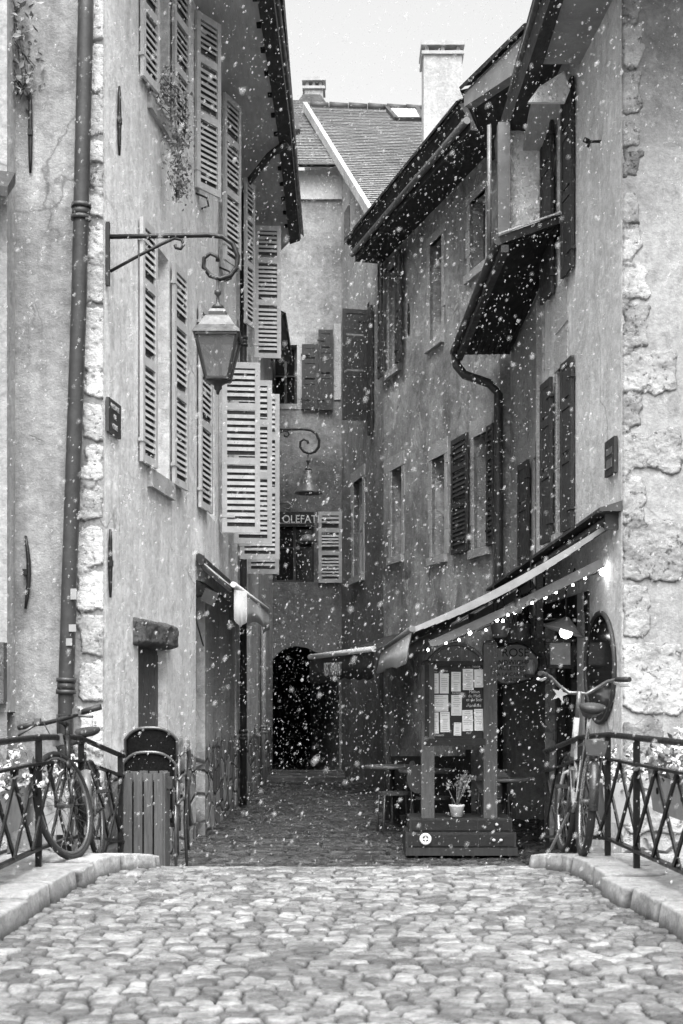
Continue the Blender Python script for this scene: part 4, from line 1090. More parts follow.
for dy in (0, 3.2, 6.2):
    mb = MB(); a = arm0+Vector((-.06*dy, dy, .02*dy)); b = arm1+Vector((-.02*dy, dy, .01*dy)); e = a.lerp(b, .48)+Vector((0, .12, -.02))
    mb.bar(a, e, .05, .085); mb.bar(e, b, .045, .075); mb.tube([e-Vector((0, 0, .07)), e+Vector((0, 0, .07))], .04, 8); mb.build('folding_arm', 'zinc', aw)
mb = MB(); valance(mb, B0_+Vector((0, 0, -.02)), B1_+Vector((0, 0, -.02)), .30, 60, 14, .03, .012, (-.06, 0, 0)); mb.build('valance', 'cloth', aw)
# string of bulbs under the arm
sl = thing('light_string', 'string of small lit bulbs hanging along the near edge of the cafe awning', 'light string', tuple(arm0))
pts = []; bulbs = []
bp = [(603, 572), (585, 578), (573, 585), (556, 592), (545, 597), (532, 603), (523, 607), (515, 612), (508, 615), (503, 621), (497, 620), (486, 630), (470, 633), (459, 640), (446, 643), (428, 650)]
for i, (x, y) in enumerate(bp):
    Yb = 13.0+.25*((i*7) % 5)/5+(.6 if 9 < i < 14 else 0)
    bulbs.append(P(x, y, Yb))
for i, b in enumerate(bulbs): pts.append(b+Vector((0, 0, .035))); 
wire = []
for i in range(len(pts)-1):
    for k in range(4):
        t = k/4; p = pts[i].lerp(pts[i+1], t); p.z -= .06*4*t*(1-t)*.5; wire.append(p)
wire.append(pts[-1]); mb = MB(); mb.tube(wire, .005, 5); mb.build('cable', 'black', sl)
for i, b in enumerate(bulbs):
    mb = MB(); r = .032 if i == 0 else random.choice((.011, .013, .018)); mb.lathe([(r*.3, r*1.2), (r*.6, r*.9), (r, 0), (r*.85, -r*.6), (r*.4, -r), (.001, -r*1.1)], b, 8); mb.build('bulb', 'bulb', sl)
# lantern with a shade hanging in the cafe front
hl = thing('hanging_lantern', 'lit glass lantern under a tilted conical shade hanging in the cafe front', 'lantern', tuple(P(567, 625, 13.6)))
c = P(566, 622, 13.6); mb = MB(); b = len(mb.v)
mb.lathe([(.018, .05), (.03, .04), (.2, -.085), (.205, -.095), (.19, -.09), (.02, .025)], c, 16); tl = Matrix.Rotation(R(17), 3, 'Y'); mb.v = [c+tl @ (v-c) for v in mb.v]; so = mb.build('lamp_shade', 'zinc', hl)
mb = MB(); mb.lathe([(.02, -.03), (.05, -.06), (.065, -.1), (.05, -.14), (.01, -.16)], c, 12); mb.build('bulb', 'bulb_s', hl)
mb = MB(); mb.tube([c+Vector((0, 0, .04)), c+Vector((0, 0, .3)), c+Vector((.1, .1, .52))], .008, 6); mb.tube([c+Vector((0, 0, .03)), c+Vector((-.3, 0, .02))], .01, 6); mb.build('hanger', 'iron', hl)
lm = thing('wall_lantern', 'small unlit box lantern with pale panes on the shadowed wall behind the handlebars', 'lantern', tuple(P(561, 655, 14.2)))
c = P(559, 654, 14.2); mb = MB()
for sx in (-1, 1):
    for sy in (-1, 1): mb.bar(c+Vector((sx*.11, sy*.09, -.12)), c+Vector((sx*.13, sy*.1, .12)), .018, .018)
mb.box(c+Vector((0, 0, .13)), (.3, .24, .03)); mb.box(c+Vector((0, 0, -.13)), (.24, .2, .03)); mb.build('lantern_frame', 'iron', lm)
mb = MB(); mb.box(c, (.2, .17, .22)); mb.build('lantern_glass', 'sign_l', lm)

# small things in the dark cafe front
def star(c, r, label):
    mb = MB(); ring = [Vector(c)+Vector((r*(1 if i % 2 == 0 else .38)*math.sin(i*math.pi/5+.3), 0, r*(1 if i % 2 == 0 else .38)*math.cos(i*math.pi/5+.3))) for i in range(10)]
    mb.prism(ring, (0, .02, 0)); tag(mb.build('star_ornament', 'paper'), label, 'ornament')
star(P(560, 694, 13.9), .09, 'pale five pointed star hanging just left of the city bike handlebar')
def hanging_pot(px, py, Y, r, label):
    c = P(px, py, Y); t = thing('hanging_pot', label, 'pot', tuple(c), 'pots hung in the cafe front')
    mb = MB(); mb.lathe([(r*.6, -r*.8), (r*.75, -r*.6), (r, r*.6), (r*1.04, r*.7), (r*.9, r*.7)], c, 14); mb.build('pot', 'zinc', t)
    mb = MB()
    for a in (0, 2.1, 4.2): mb.tube([c+Vector((r*math.cos(a), r*math.sin(a), r*.7)), c+Vector((0, 0, r*4))], .004, 4)
    mb.build('cord', 'iron', t)
hanging_pot(500, 630, 14.4, .10, 'grey pot hanging under the awning right of the menu stand post')
hanging_pot(519, 632, 14.9, .12, 'larger grey pot hanging under the awning nearer the conical lamp')
sh = thing('wall_shelf', 'dark shelf with jars against the cafe front below the conical lamp', 'shelf', tuple(P(548, 672, 15.1)))
c = P(548, 676, 15.2); mb = MB(); mb.box(c, (.5, .2, .03)); mb.build('board', 'wood_v', sh)
for k, (dx, hh, rr) in enumerate(((-.18, .16, .045), (-.06, .11, .04), (.06, .19, .035), (.17, .13, .05))):
    mb = MB(); q = c+Vector((dx, 0, .015)); mb.lathe([(rr*.9, 0), (rr, .02), (rr, hh*.7), (rr*.5, hh*.85), (rr*.5, hh)], q, 12); tag(mb.build('jar', ('pot', 'zinc', 'fascia', 'frame')[k]), ('squat white', 'short grey', 'tall pale', 'wide pale')[k]+' jar on the dark shelf in the cafe front', 'jar', 'jars on the cafe shelf')

# far awning with lettering
fa = thing('far_awning', 'dark awning with a pale bar and lettering on its valance, beyond the cafe awning', 'awning', (.3, 22, 1.7), 'awnings over the street')
fA, fB = P(310, 657, 23.6), P(374, 649, 21.2); fC, fD = MS.pt(21.2, 2.2, .02), MS.pt(23.7, 2.15, .02)
mb = MB(); sheet(mb, fC, fD, fB, fA, 12, 6, .04); mb.build('awning_cloth', 'cloth_d', fa)
mb = MB(); mb.tube([fA, fB], .045, 10); mb.build('front_bar', 'paper', fa)
mb = MB(); valance(mb, fA+Vector((0, 0, -.02)), fB+Vector((0, 0, -.02)), .42, 40, 7, .03, .01); mb.build('valance', 'cloth_d', fa)
d = (fB-fA); ang = math.atan2(d.y, d.x); mid = fA.lerp(fB, .40)+Vector((-.02, -.03, -.25))
text('RESTAURANT', .30, mid-Vector((0, .03, 0)), Matrix.Rotation(ang, 3, 'Z') @ RFRONT, 'ink', fa, sx=.40)

# left half-folded awning
la = thing('shop_awning', 'narrow half folded awning with a drooping pale valance over the left shopfront', 'awning', tuple(LS.pt(15.6, 2.5, 0)), 'awnings over the street')
a0, a1 = LS.pt(15.6, 2.66, .03), LS.pt(20.2, 2.62, .03); b0, b1 = P(236, 588, 15.4), P(268, 610, 20.6)
mb = MB(); sheet(mb, a0, a1, b0, b1, 14, 5, .02); mb.build('awning_cloth', 'cloth', la)
mb = MB(); mb.tube([b0+Vector((-.02, -.12, .03)), b1], .032, 10); mb.build('front_bar', 'paper', la)
mb = MB(); valance(mb, b0+Vector((0, 0, -.02)), b1+Vector((0, 0, -.02)), .36, 50, 2, .09, .03, (.02, 0, 0)); mb.build('valance', 'cloth', la)
mb = MB(); valance(mb, b0+Vector((-.02, -.02, -.02)), b0+Vector((.12, -.02, -.04)), .42, 8, 1, .1, .02); mb.build('side_flap', 'cloth', la)
mb = MB(); mb.box(a0+Vector((.03, -.03, -.03)), (.07, .07, .10)); mb.bar(a0+Vector((.05, -.04, -.10)), b0+Vector((-.05, -.04, -.03)), .035, .04); mb.tube([a0, a1], .05, 10); mb.build('folding_arm', 'pipe', la)

# ================================================================== SIGNS AT THE END
sg = thing('shop_sign', 'black shop sign board with small white lettering above the end window', 'sign', tuple(ES.pt(-1.0, 4.7, .1)))
mb = MB(); x0, x1 = ES.u_at(262), ES.u_at(314); mb.box(((x0+x1)/2, EY-.06, ES.z_at(520, 0)), (x1-x0, .06, .27)); mb.build('board', 'board', sg)
text('D OLEFATI', .21, Vector((ES.u_at(296), EY-.095, ES.z_at(520, 0))), RFRONT, 'ink', sg, sx=.9)
mb = MB(); mb.tube([Vector((ES.u_at(x), EY-.1, ES.z_at(y, 0))) for x, y in ((280, 504), (288, 503), (292, 506), (289, 510), (284, 509))], .018, 6); mb.box((ES.u_at(290), EY-.1, ES.z_at(524, 0)), (.62, .02, .02)); mb.build('sign_scroll', 'zinc', sg)
ds = thing('projecting_lamp', 'pale half round lamp shade beside the dark end window below the shop sign', 'lamp', tuple(ES.pt(-.65, 4.4, .1)))
c = Vector((ES.u_at(308), EY-.25, ES.z_at(541, 0))); mb = MB(); mb.lathe([(.03, .10), (.1, .08), (.2, -.04), (.19, -.05), (.02, .02)], c, 14); mb.build('lamp_shade', 'zinc', ds)
mb = MB(); mb.tube([c+Vector((0, 0, .08)), c+Vector((.02, .1, .12)), c+Vector((.02, .25, .12))], .015, 6); mb.build('arm', 'iron', ds)

# ================================================================== MENU BOARD
YB = 14.2; s = YB/F; X = lambda px: (px-341.5)*s; Z = lambda py: EYE-(py-HZ)*s
gz = rz(YB)
mbd = thing('menu_board', 'wooden menu stand on a stepped planter box with many white menu sheets', 'menu board', (X(460), YB, gz))
for (xa, xb, yt) in ((421, 434, 660), (483, 496.5, 640)):
    mb = MB(); cx = (X(xa)+X(xb))/2; w = X(xb)-X(xa)
    mb.box((cx, YB, (Z(818)+Z(yt+5))/2), (w, w, Z(yt+5)-Z(818))); mb.lathe([(w*.70, Z(yt+5)), (w*.66, Z(yt+3)), (w*.45, Z(yt+.8)), (w*.1, Z(yt))], (cx, YB, 0), 4, True); mb.build('post', 'wood_v', mbd)
mb = MB()
mb.box(((X(425)+X(484))/2, YB-.005, (Z(661)+Z(742))/2), (X(484)-X(425), .05, Z(661)-Z(742))); mb.build('backboard', 'board', mbd)
mb = MB()
mb.box((X(426.5), YB-.03, (Z(662)+Z(742))/2), (.045, .07, Z(662)-Z(742))); mb.box((X(455), YB-.03, Z(742)), (X(484)-X(424), .08, .07)); mb.box((X(455), YB-.035, Z(664)), (X(484)-X(426), .05, .03))
mb.build('board_frame', 'wood_d', mbd)
arch = [(X(428), YB-.03, Z(661))]+[(X(428+56*t), YB-.03, Z(661-17*math.sin(math.pi*t)**.8)) for t in np.linspace(0.03, .97, 18)]+[(X(484), YB-.03, Z(661))]
mb = MB(); mb.prism(arch, (0, .05, 0)); mb.tube([Vector(p)+Vector((0, -.01, 0)) for p in arch], .018, 6); mb.build('crest', 'wood_v', mbd)
papers = [(429, 438.5, 673.5, 693.5), (439.5, 448.5, 673.5, 693.5), (451, 460.5, 672, 691.5), (462.5, 473, 669, 690), (474, 482.8, 669.5, 687.5), (430, 448, 695, 711.5), (451, 461.5, 695, 715.5),
          (429, 438.5, 712.5, 733.5), (440, 449.5, 712, 732), (453.5, 461, 722.5, 735.5), (462, 472.5, 710, 731), (474, 482.8, 709, 730.5)]
for i, (xa, xb, ya, yb) in enumerate(papers):
    mb = MB(); rot = Matrix.Rotation(R(random.uniform(-1.5, 1.5)), 3, 'Y'); c = Vector(((X(xa)+X(xb))/2, YB-.034, (Z(ya)+Z(yb))/2))
    mb.box(c, (X(xb)-X(xa), .003, Z(ya)-Z(yb)), M=rot); po = mb.build('menu_sheet', 'paper', mbd)
    ln = MB(); k = int((yb-ya)/1.9); ww = X(xb)-X(xa); hh = Z(ya)-Z(yb)
    for j in range(k):
        if random.random() < .15: continue
        wl = ww*random.uniform(.35, .8); ln.box(c+rot @ Vector((random.uniform(-.04, .04)*ww, -.0025, hh*(.42-.84*j/max(k-1, 1)))), (wl, .001, .0045), M=rot)
    ln.build('printed_lines', 'sign_l', po)
def chalk(x, y, t, sz): text(t, sz, Vector((X(x), YB-.034, Z(y))), RFRONT, 'ink', mbd, sx=.9)
chalk(474, 691.8, 'Menus', .045); chalk(474, 696, 'du Midi', .045); chalk(474, 699.8, 'et du Soir', .045); chalk(474, 705.5, 'Fondues', .045); chalk(457, 693, 'Raclettes', .032); chalk(476, 666.5, 'Salades', .03); chalk(434, 671.5, 'Menu', .03); chalk(444.5, 671, 'Carte', .03); chalk(439, 735, 'Desserts', .03); chalk(468, 733, 'Vins', .03)
# stepped planter box on castors
pl = MB(); 
def pbox(xa, xb, ya, yb, d, y0=0):
    pl.box(((X(xa)+X(xb))/2, YB+.22+y0, (Z(ya)+Z(yb))/2), (X(xb)-X(xa), d, Z(ya)-Z(yb)))
pbox(409, 511, 817.5, 831, .62); pbox(405, 514.5, 831.3, 846, .72); pbox(405, 516, 846.3, 854, .74)
pl.build('planter_box', 'wood', mbd)
mb = MB()
for xa, xb, ya, yb, dd in ((412, 476, 819, 830, .31), (478, 509, 819, 830, .31), (408, 476, 833, 845, .36), (478, 512, 833, 845, .36)): mb.box(((X(xa)+X(xb))/2, YB+.22-dd-.003, (Z(ya)+Z(yb))/2), (X(xb)-X(xa), .02, Z(ya)-Z(yb)-.01))
mb.build('front_panel', 'wood_d', mbd)
mb = MB(); c = Vector((X(424.5), YB-.165, Z(837.5))); mb.tube([c+Vector((.045*math.cos(a), 0, .045*math.sin(a))) for a in np.linspace(0, 6.283, 17)[:-1]], .016, 6, closed=True)
for a in (0, 1.57): mb.bar(c-Vector((.03*math.cos(a), 0, .03*math.sin(a))), c+Vector((.03*math.cos(a), 0, .03*math.sin(a))), .014, .01)
mb.build('round_badge', 'paper', mbd)
for x, y in ((495.5, 823.5), (492, 838.5), (499, 838.5)):
    mb = MB(); mb.lathe([(.001, .016), (.014, .01), (.018, 0), (.014, -.01), (.001, -.016)], (X(x), YB-.17 if y > 830 else YB-.12, Z(y)), 8); mb.build('knob', 'plastic_w', mbd)
for x in (416, 472, 500, 509):
    mb = MB(); mb.tube([(X(x)-.015, YB-.08, gz+.03), (X(x)+.015, YB-.08, gz+.03)], .035, 10); mb.box((X(x), YB-.06, gz+.06), (.05, .05, .03)); mb.build('castor', 'zinc', mbd)
# potted plant on the planter
pp_ = thing('potted_plant', 'little white pot with a straggly plant on the menu stand planter', 'plant', (X(456.5), YB-.03, Z(817.5)))
c = Vector((X(456.5), YB+.02-.05, Z(816.5))); mb = MB(); mb.lathe([(.055, 0), (.075, .1), (.08, .105), (.08, .12), (.068, .12), (.06, .09)], c, 16); mb.build('pot', 'pot', pp_)
mb = MB(); lf = MB()
for i in range(14):
    a = random.uniform(0, 6.28); r = random.uniform(.03, .15); top = c+Vector((r*math.cos(a), r*math.sin(a)*.7, random.uniform(.28, .42)))
    mb.tube([c+Vector((0, 0, .1)), c.lerp(top, .5)+Vector((0, 0, .05)), top], .004, 5)
    for k in range(9): lf.leaf(top+Vector((random.gauss(0, .03), random.gauss(0, .03), random.gauss(0, .025))), random.uniform(.03, .055))
mb.build('stem', 'leaf_l', pp_); lf.build('foliage', 'leaf_l', pp_, False)

# oval cafe sign
cs_ = thing('cafe_sign', 'dark oval cafe sign with lettering hanging behind the menu stand post', 'sign', tuple(P(512, 664, 15.2)))
Yc = 15.2; c = P(512, 664, Yc); ov = [c+Vector((.29*math.cos(a), 0, .215*math.sin(a)+.012*math.cos(5*a))) for a in np.linspace(0, 6.283, 33)[:-1]]
mb = MB(); mb.prism(ov, (0, .03, 0)); mb.build('board', 'sign_l', cs_)
mb = MB(); mb.tube(ov, .012, 6, closed=True); mb.build('board_rim', 'sign', cs_)
for t, px, py, sz in (("LA ROSE", 507, 653, .125), ('SANDWICHE', 510, 662.5, .07), ('RACLETTES', 510, 668.5, .062), ('A LA CARTE', 511, 674.5, .055), ('GLACES', 512, 680, .05)):
    text(t, sz, P(px, py, Yc)+Vector((0, -.004, 0)), RFRONT, 'ink_d', cs_)
mb = MB(); mb.bar(c+Vector((-.2, .01, .2)), c+Vector((-.2, .01, 1.2)), .01, .01); mb.bar(c+Vector((.2, .01, .2)), c+Vector((.2, .01, 1.2)), .01, .01); mb.build('hanger', 'iron', cs_)

# ================================================================== TERRACE FURNITURE
def bistro_chair(loc, rz_, label):
    t = thing('terrace_chair', label, 'chair', loc, 'terrace chairs in the dark of the cafe front'); M_ = Matrix.Rotation(rz_, 3, 'Z'); L = Vector(loc)
    g = lambda x, y, z: L+M_ @ Vector((x, y, z))
    mb = MB(); ring = [g(.2*math.cos(a), .2*math.sin(a), .45) for a in np.linspace(0, 6.283, 21)[:-1]]; mb.prism(ring, (0, 0, .03)); mb.build('seat', 'wood_v', t)
    mb = MB(); back = [g(.18*math.cos(a), .2, .68+.16*math.sin(a)) for a in np.linspace(0, 6.283, 21)[:-1]]; mb.prism(back, M_ @ Vector((0, .025, 0))); mb.build('backrest', 'zinc', t)
    for x, y in ((-.16, -.15), (.16, -.15), (-.16, .17), (.16, .17)):
        mb = MB(); mb.tube([g(x*1.15, y*1.15, 0), g(x, y, .45)]+([g(x*.9, y*1.15, .7)] if y > 0 else []), .013, 8); mb.build('leg', 'tube', t)
    return t
bistro_chair((X(508)-.02, 15.3, rz(15.3)), 3.0, 'round backed chair behind the right post of the menu stand')
bistro_chair((1.02, 15.9, rz(15.9)), 2.2, 'dark chair at the table seen between the menu stand posts')
bistro_chair((.62, 16.6, rz(16.6)), -1.4, 'dark chair left of the menu stand in the shade')
def bistro_table(loc, r, label):
    t = thing('terrace_table', label, 'table', loc, 'terrace tables in the cafe front'); L = Vector(loc)
    mb = MB(); mb.lathe([(r-.01, .71), (r, .72), (r, .745), (r-.01, .75)], L, 24); mb.build('tabletop', 'zinc', t)
    mb = MB(); mb.lathe([(.2, 0), (.19, .03), (.03, .06), (.025, .68), (.1, .71)], L, 12); mb.build('pedestal', 'iron', t)
bistro_table((1.72, 15.0, rz(15)), .32, 'small round table right of the menu stand')
bistro_table((1.0, 16.5, rz(16.5)), .34, 'small round table seen between the menu stand posts')
bistro_table((.62, 17.4, rz(17.4)), .34, 'small round table left of the menu stand')
tr = thing('terrace_screen', 'low dark wooden screen along the cafe terrace behind the menu stand', 'screen', (.9, 17.9, rz(17.9)))
mb = MB(); mb.box((1.1, 18.2, rz(18)+.45), (1.1, .05, .75)); mb.build('panel', 'wood_d', tr)
for x in (.58, 1.62):
    mb = MB(); mb.box((x, 18.2, rz(18)+.45), (.07, .07, .92)); mb.build('post', 'wood_d', tr)
fp = thing('folded_parasol', 'dark folded parasol leaning in the shade left of the menu stand', 'parasol', (.66, 18.3, rz(18)))
mb = MB(); mb.tube([(.70, 18.0, rz(18)), (.62, 18.05, rz(18)+.45), (.55, 18.1, rz(18)+1.25)], [.045, .06, .02], 10); mb.build('canopy', 'cloth_d', fp)

# ================================================================== RAILINGS
def railing(sgn, label):
    path = [(1.84, 4.4, .87), (1.82, 7.0, .875), (1.80, 8.4, .88), (1.765, 9.55, .85), (1.69, 11.0, .665)]
    if sgn > 0: path = [(1.78, 4.4, .87), (1.76, 7.0, .88), (1.70, 9.0, .88), (1.615, 9.6, .85), (1.57, 11.0, .70)]
    t = thing('bridge_railing', label, 'railing', (sgn*1.8, 8.4, .1), 'iron lattice railings of the bridge')
    ys = [p[1] for p in path]
    f = lambda y, dz=0: Vector((sgn*float(np.interp(y, ys, [p[0] for p in path])), y, float(np.interp(y, ys, [p[2] for p in path]))+dz))
    Y = [4.4, 5.5, 7, 8, 8.5, 9.0, 9.3, 9.6, 10.2, 11.0]
    mb = MB(); mb.tube([f(y) for y in Y], .019, 10); mb.build('top_rail', 'rail', t)
    mb = MB()
    for a, b in zip(Y[:-1], Y[1:]): mb.bar(f(a, -.155), f(b, -.155), .04, .016, (0, 0, 1)); 
    mb.build('middle_rail', 'rail', t)
    mb = MB()
    for a, b in zip(Y[:-1], Y[1:]): mb.bar(f(a, -.66), f(b, -.66), .04, .018, (0, 0, 1))
    mb.build('bottom_rail', 'rail', t)
    for y in ((4.5, 6.5, 8.45, 9.62, 10.9) if sgn < 0 else (4.5, 6.4, 8.3, 9.05, 9.62, 10.9)):
        mb = MB(); mb.bar(f(y, -.84), f(y, -.01), .036, .03, (0, 1, 0)); mb.build('post', 'rail', t)
    mb = MB(); st = .44
    y = 4.3
    while y < 10.95:
        for k in (1, -1):
            a0 = y; b0 = y+.52
            za, zb = (-.66, -.155) if k > 0 else (-.155, -.66)
            # clip at the ends of the railing
            lo, hi = max(a0, 4.4), min(b0, 11.0)
            if hi-lo > .05:
                g = lambda yy: f(yy, za+(zb-za)*(yy-a0)/(b0-a0))+Vector((.008*k, 0, 0))
                mb.bar(g(lo), g((lo+hi)/2), .034, .012, (1, 0, 0)); mb.bar(g((lo+hi)/2), g(hi), .034, .012, (1, 0, 0))
        y += st
    mb.build('lattice', 'rail', t)
railing(-1, 'dark iron lattice railing on the left side of the bridge behind the road bike')
railing(1, 'dark iron lattice railing on the right side of the bridge beside the city bike')

def flower_box(y0, y1, x, zt, label, seed, dens=1.0, hole=False):
    r = random.Random(seed); t = thing('flower_box', label, 'flower box', (x, (y0+y1)/2, zt-.3), 'flower boxes hung outside the bridge railings')
    mb = MB(); mb.hexa([(x-.09, y0, zt-.26), (x+.09, y0, zt-.26), (x+.09, y1, zt-.26), (x-.09, y1, zt-.26), (x-.12, y0-.02, zt), (x+.12, y0-.02, zt), (x+.12, y1+.02, zt), (x-.12, y1+.02, zt)]); mb.build('planter', 'box', t)
    if hole:
        mb = MB(); sx = -1 if x > 0 else 1
        for yy in (y0+.2, y1-.2): mb.tube([(x+sx*.105, yy, zt-.13), (x+sx*.112, yy, zt-.13)], .02, 10)
        mb.build('drain_hole', 'black', t)
    lf = MB(); st = MB(); fw = MB(); n = int((y1-y0)*330*dens)
    for i in range(n):
        p = Vector((x+r.gauss(0, .10), r.uniform(y0-.05, y1+.05), zt+abs(r.gauss(.02, .10))-.06))
        random.seed(seed*1000+i); lf.leaf(p, r.uniform(.03, .075))
    lf.build('foliage', 'leaf', t, False)
    for i in range(int((y1-y0)*34*dens)):
        p = Vector((x+r.gauss(0, .11), r.uniform(y0, y1), zt+abs(r.gauss(.06, .09)))); st.tube([(x, p.y+r.gauss(0, .03), zt-.02), p], .003, 4)
        fw = MB()
        for k in range(11): fw.leaf(p+Vector((r.gauss(0, .02), r.gauss(0, .02), r.gauss(0, .018))), r.uniform(.025, .045))
        fw.build('flower', 'petal', t, False)
    st.build('stem', 'leaf', t)
flower_box(6.5, 7.5, -2.0, .60, 'flower box with white blooms outside the left railing, cut by the photo edge', 1, 1.0)
flower_box(7.7, 8.7, -1.98, .60, 'flower box with thin pale blooms outside the left railing behind the road bike wheel', 2, .7)
flower_box(9.5, 10.6, -1.92, .46, 'sparse flower box outside the left railing beyond the crest', 3, .5)
flower_box(6.3, 7.35, 1.98, .70, 'grey flower box with drain holes and white flowers at the right edge of the photo', 4, 1.2, True)
flower_box(7.5, 8.5, 1.95, .70, 'grey flower box full of white flowers beside the city bike', 5, 1.2, True)
flower_box(9.4, 10.5, 1.84, .55, 'flower box with small leafy plants beyond the city bike', 6, .8)

# ================================================================== BICYCLES
def bicycle(label, rear, front, lean, steer, style):
    """rear, front: points where the tyres touch the ground; lean in degrees about that line"""
    rear, front = Vector(rear), Vector(front); d = (front-rear).normalized(); side = Vector((0, 0, 1)).cross(d).normalized()
    upv = Matrix.Rotation(R(lean), 3, d) @ d.cross(side).normalized(); lat = upv.cross(d)
    T = thing('bicycle', label, 'bicycle', tuple(rear.lerp(front, .5)), None)
    RW = .343; wb = (front-rear).length
    W = lambda x, y, z: rear+d*x+lat*y+upv*z
    city = style == 'city'
    bb = (.43, 0, .28); seat_top = (.20, 0, .80) if not city else (.20, 0, .78); head_t = (wb-.20, 0, .79) if not city else (wb-.22, 0, .94); head_b = (wb-.145, 0, .60)
    rh = (0, 0, RW); ax = Vector(head_t)-Vector(head_b); axn = ax.normalized()
    st = Matrix.Rotation(R(steer), 3, axn)
    def S(x, y, z):        # steered part: turned about the head tube
        p = Vector(head_b)+st @ (Vector((x, y, z))-Vector(head_b)); return W(*p)
    fm = 'bike_g' if city else 'bike_d'
    mb = MB(); r = .016
    if not city:
        mb.tube([W(*seat_top), W(head_t[0]+.01, 0, head_t[2]-.05)], r, 8); mb.tube([W(*bb), W(head_b[0], 0, head_b[2]+.04)], .019, 8)
    else:
        mb.tube([W(.28, 0, .52), W((.28+head_t[0])/2, 0, .50), W(head_t[0]+.02, 0, head_t[2]-.12)], .018, 8); mb.tube([W(*bb), W((bb[0]+head_b[0])/2, 0, .36), W(head_b[0], 0, head_b[2]+.02)], .02, 8)
    mb.tube([W(*bb), W(seat_top[0]+.03, 0, seat_top[2]-.08)], .016, 8); mb.tube([W(*head_b), W(*head_t)], .021, 8)
    for y in (-1, 1):
        mb.tube([W(bb[0]-.03, y*.035, bb[2]), W(.2, y*.05, RW-.03), W(0, y*.065, RW)], .010, 7)
        mb.tube([W(seat_top[0]+.05, y*.02, seat_top[2]-.14), W(0, y*.065, RW)], .009, 7)
    mb.build('frame', fm, T)
    def wheel(C, P_):
        mb = MB(); mb.tube([P_(C[0]+(RW-.017)*math.cos(a), 0, C[2]+(RW-.017)*math.sin(a)) for a in np.linspace(0, 6.2832, 49)[:-1]], .0185 if not city else .025, 8, closed=True)
        ty = mb.build('wheel', 'rubber', T)
        mb = MB(); mb.tube([P_(C[0]+(RW-.043)*math.cos(a), 0, C[2]+(RW-.043)*math.sin(a)) for a in np.linspace(0, 6.2832, 49)[:-1]], .011, 6, closed=True); mb.build('rim', 'tube' if not city else 'chrome', ty)
        mb = MB()
        for k in range(28):
            a = 2*math.pi*k/28; o_ = .5*(1 if k % 4 < 2 else -1); y = .028*(1 if k % 2 else -1)
            mb.tube([P_(C[0]+.02*math.cos(a+o_), y, C[2]+.02*math.sin(a+o_)), P_(C[0]+(RW-.05)*math.cos(a), 0, C[2]+(RW-.05)*math.sin(a))], .0016, 4, cap=False)
        mb.tube([P_(C[0], -.04, C[2]), P_(C[0], .04, C[2])], .02, 10); mb.build('spokes', 'tube', ty)
    wheel((0, 0, RW), W); wheel((wb, 0, RW), S)
    mb = MB()
    mb.tube([S(head_b[0]-.0, 0, head_b[2]+.03), S(head_b[0]+.01, 0, head_b[2]-.03)], .024, 8)
    for y in (-1, 1): mb.tube([S(head_b[0]+.005, 0, head_b[2]-.02), S(head_b[0]+.02, y*.05, head_b[2]-.05), S(wb-.03, y*.055, RW+.1), S(wb, y*.055, RW)], .0125, 8)
    mb.build('fork', fm, T)
    hb = MB(); sides = []
    hx, hz_ = head_t[0], head_t[2]
    if not city:
        hb.tube([S(hx, 0, hz_-.02), S(hx-.02, 0, hz_+.07)], .017, 8); hb.tube([S(hx-.02, 0, hz_+.07), S(hx+.07, 0, hz_+.10)], .018, 8)
        hb.tube([S(hx+.07, -.20, hz_+.115), S(hx+.08, -.09, hz_+.10), S(hx+.08, 0, hz_+.10), S(hx+.08, .09, hz_+.10), S(hx+.07, .20, hz_+.115)], .0145, 8)
        for y in (-1, 1):
            gr = MB(); lv = MB(); sides.append((gr, lv)); gr.tube([S(hx+.07, y*.175, hz_+.113), S(hx+.05, y*.30, hz_+.12)], .019, 8)
            lv.tube([S(hx+.075, y*.16, hz_+.11), S(hx+.13, y*.18, hz_+.085), S(hx+.125, y*.27, hz_+.06)], .009, 6); lv.box(S(hx+.085, y*.14, hz_+.125), (.04, .04, .035))
    else:
        hb.tube([S(hx, 0, hz_-.02), S(hx-.04, 0, hz_+.18)], .016, 8)
        for y in (-1, 1):
            hb.tube([S(hx-.02, 0, hz_+.17), S(hx+.02, y*.06, hz_+.17), S(hx+.03, y*.13, hz_+.215), S(hx-.02, y*.20, hz_+.265), S(hx-.10, y*.25, hz_+.275), S(hx-.20, y*.30, hz_+.27)], .0125, 8)
            gr = MB(); lv = MB(); sides.append((gr, lv)); gr.tube([S(hx-.09, y*.245, hz_+.275), S(hx-.215, y*.308, hz_+.268)], .018, 8)
            lv.tube([S(hx-.04, y*.24, hz_+.255), S(hx-.10, y*.275, hz_+.235), S(hx-.21, y*.32, hz_+.23)], .010, 6)
    hbo = hb.build('handlebar', 'bike_d' if not city else 'tube', T); [(g_.build('grip', 'leather', hbo), l_.build('brake_lever', 'tube' if not city else 'plastic_w', hbo)) for g_, l_ in sides]
    # saddle
    mb = MB(); sz = .86 if not city else .92; sx = .10; seg = 12; nst = 7; b = len(mb.v)
    for i in range(nst):
        t = i/(nst-1); x = sx-.10+.26*t; w = (.075 if not city else .07)*(1-t)**.8+.018; zz = sz+.012*(1-2*t)+.02*(1-t)**2
        for k in range(seg):
            a = 2*math.pi*k/seg; mb.v.append(W(x, w*math.cos(a), zz+(.026 if math.sin(a) > 0 else .045*(1-t*.6))*math.sin(a)))
    for i in range(nst-1):
        for k in range(seg):
            l = (k+1) % seg; mb.f.append((b+i*seg+k, b+i*seg+l, b+(i+1)*seg+l, b+(i+1)*seg+k)); mb.sm.append(True)
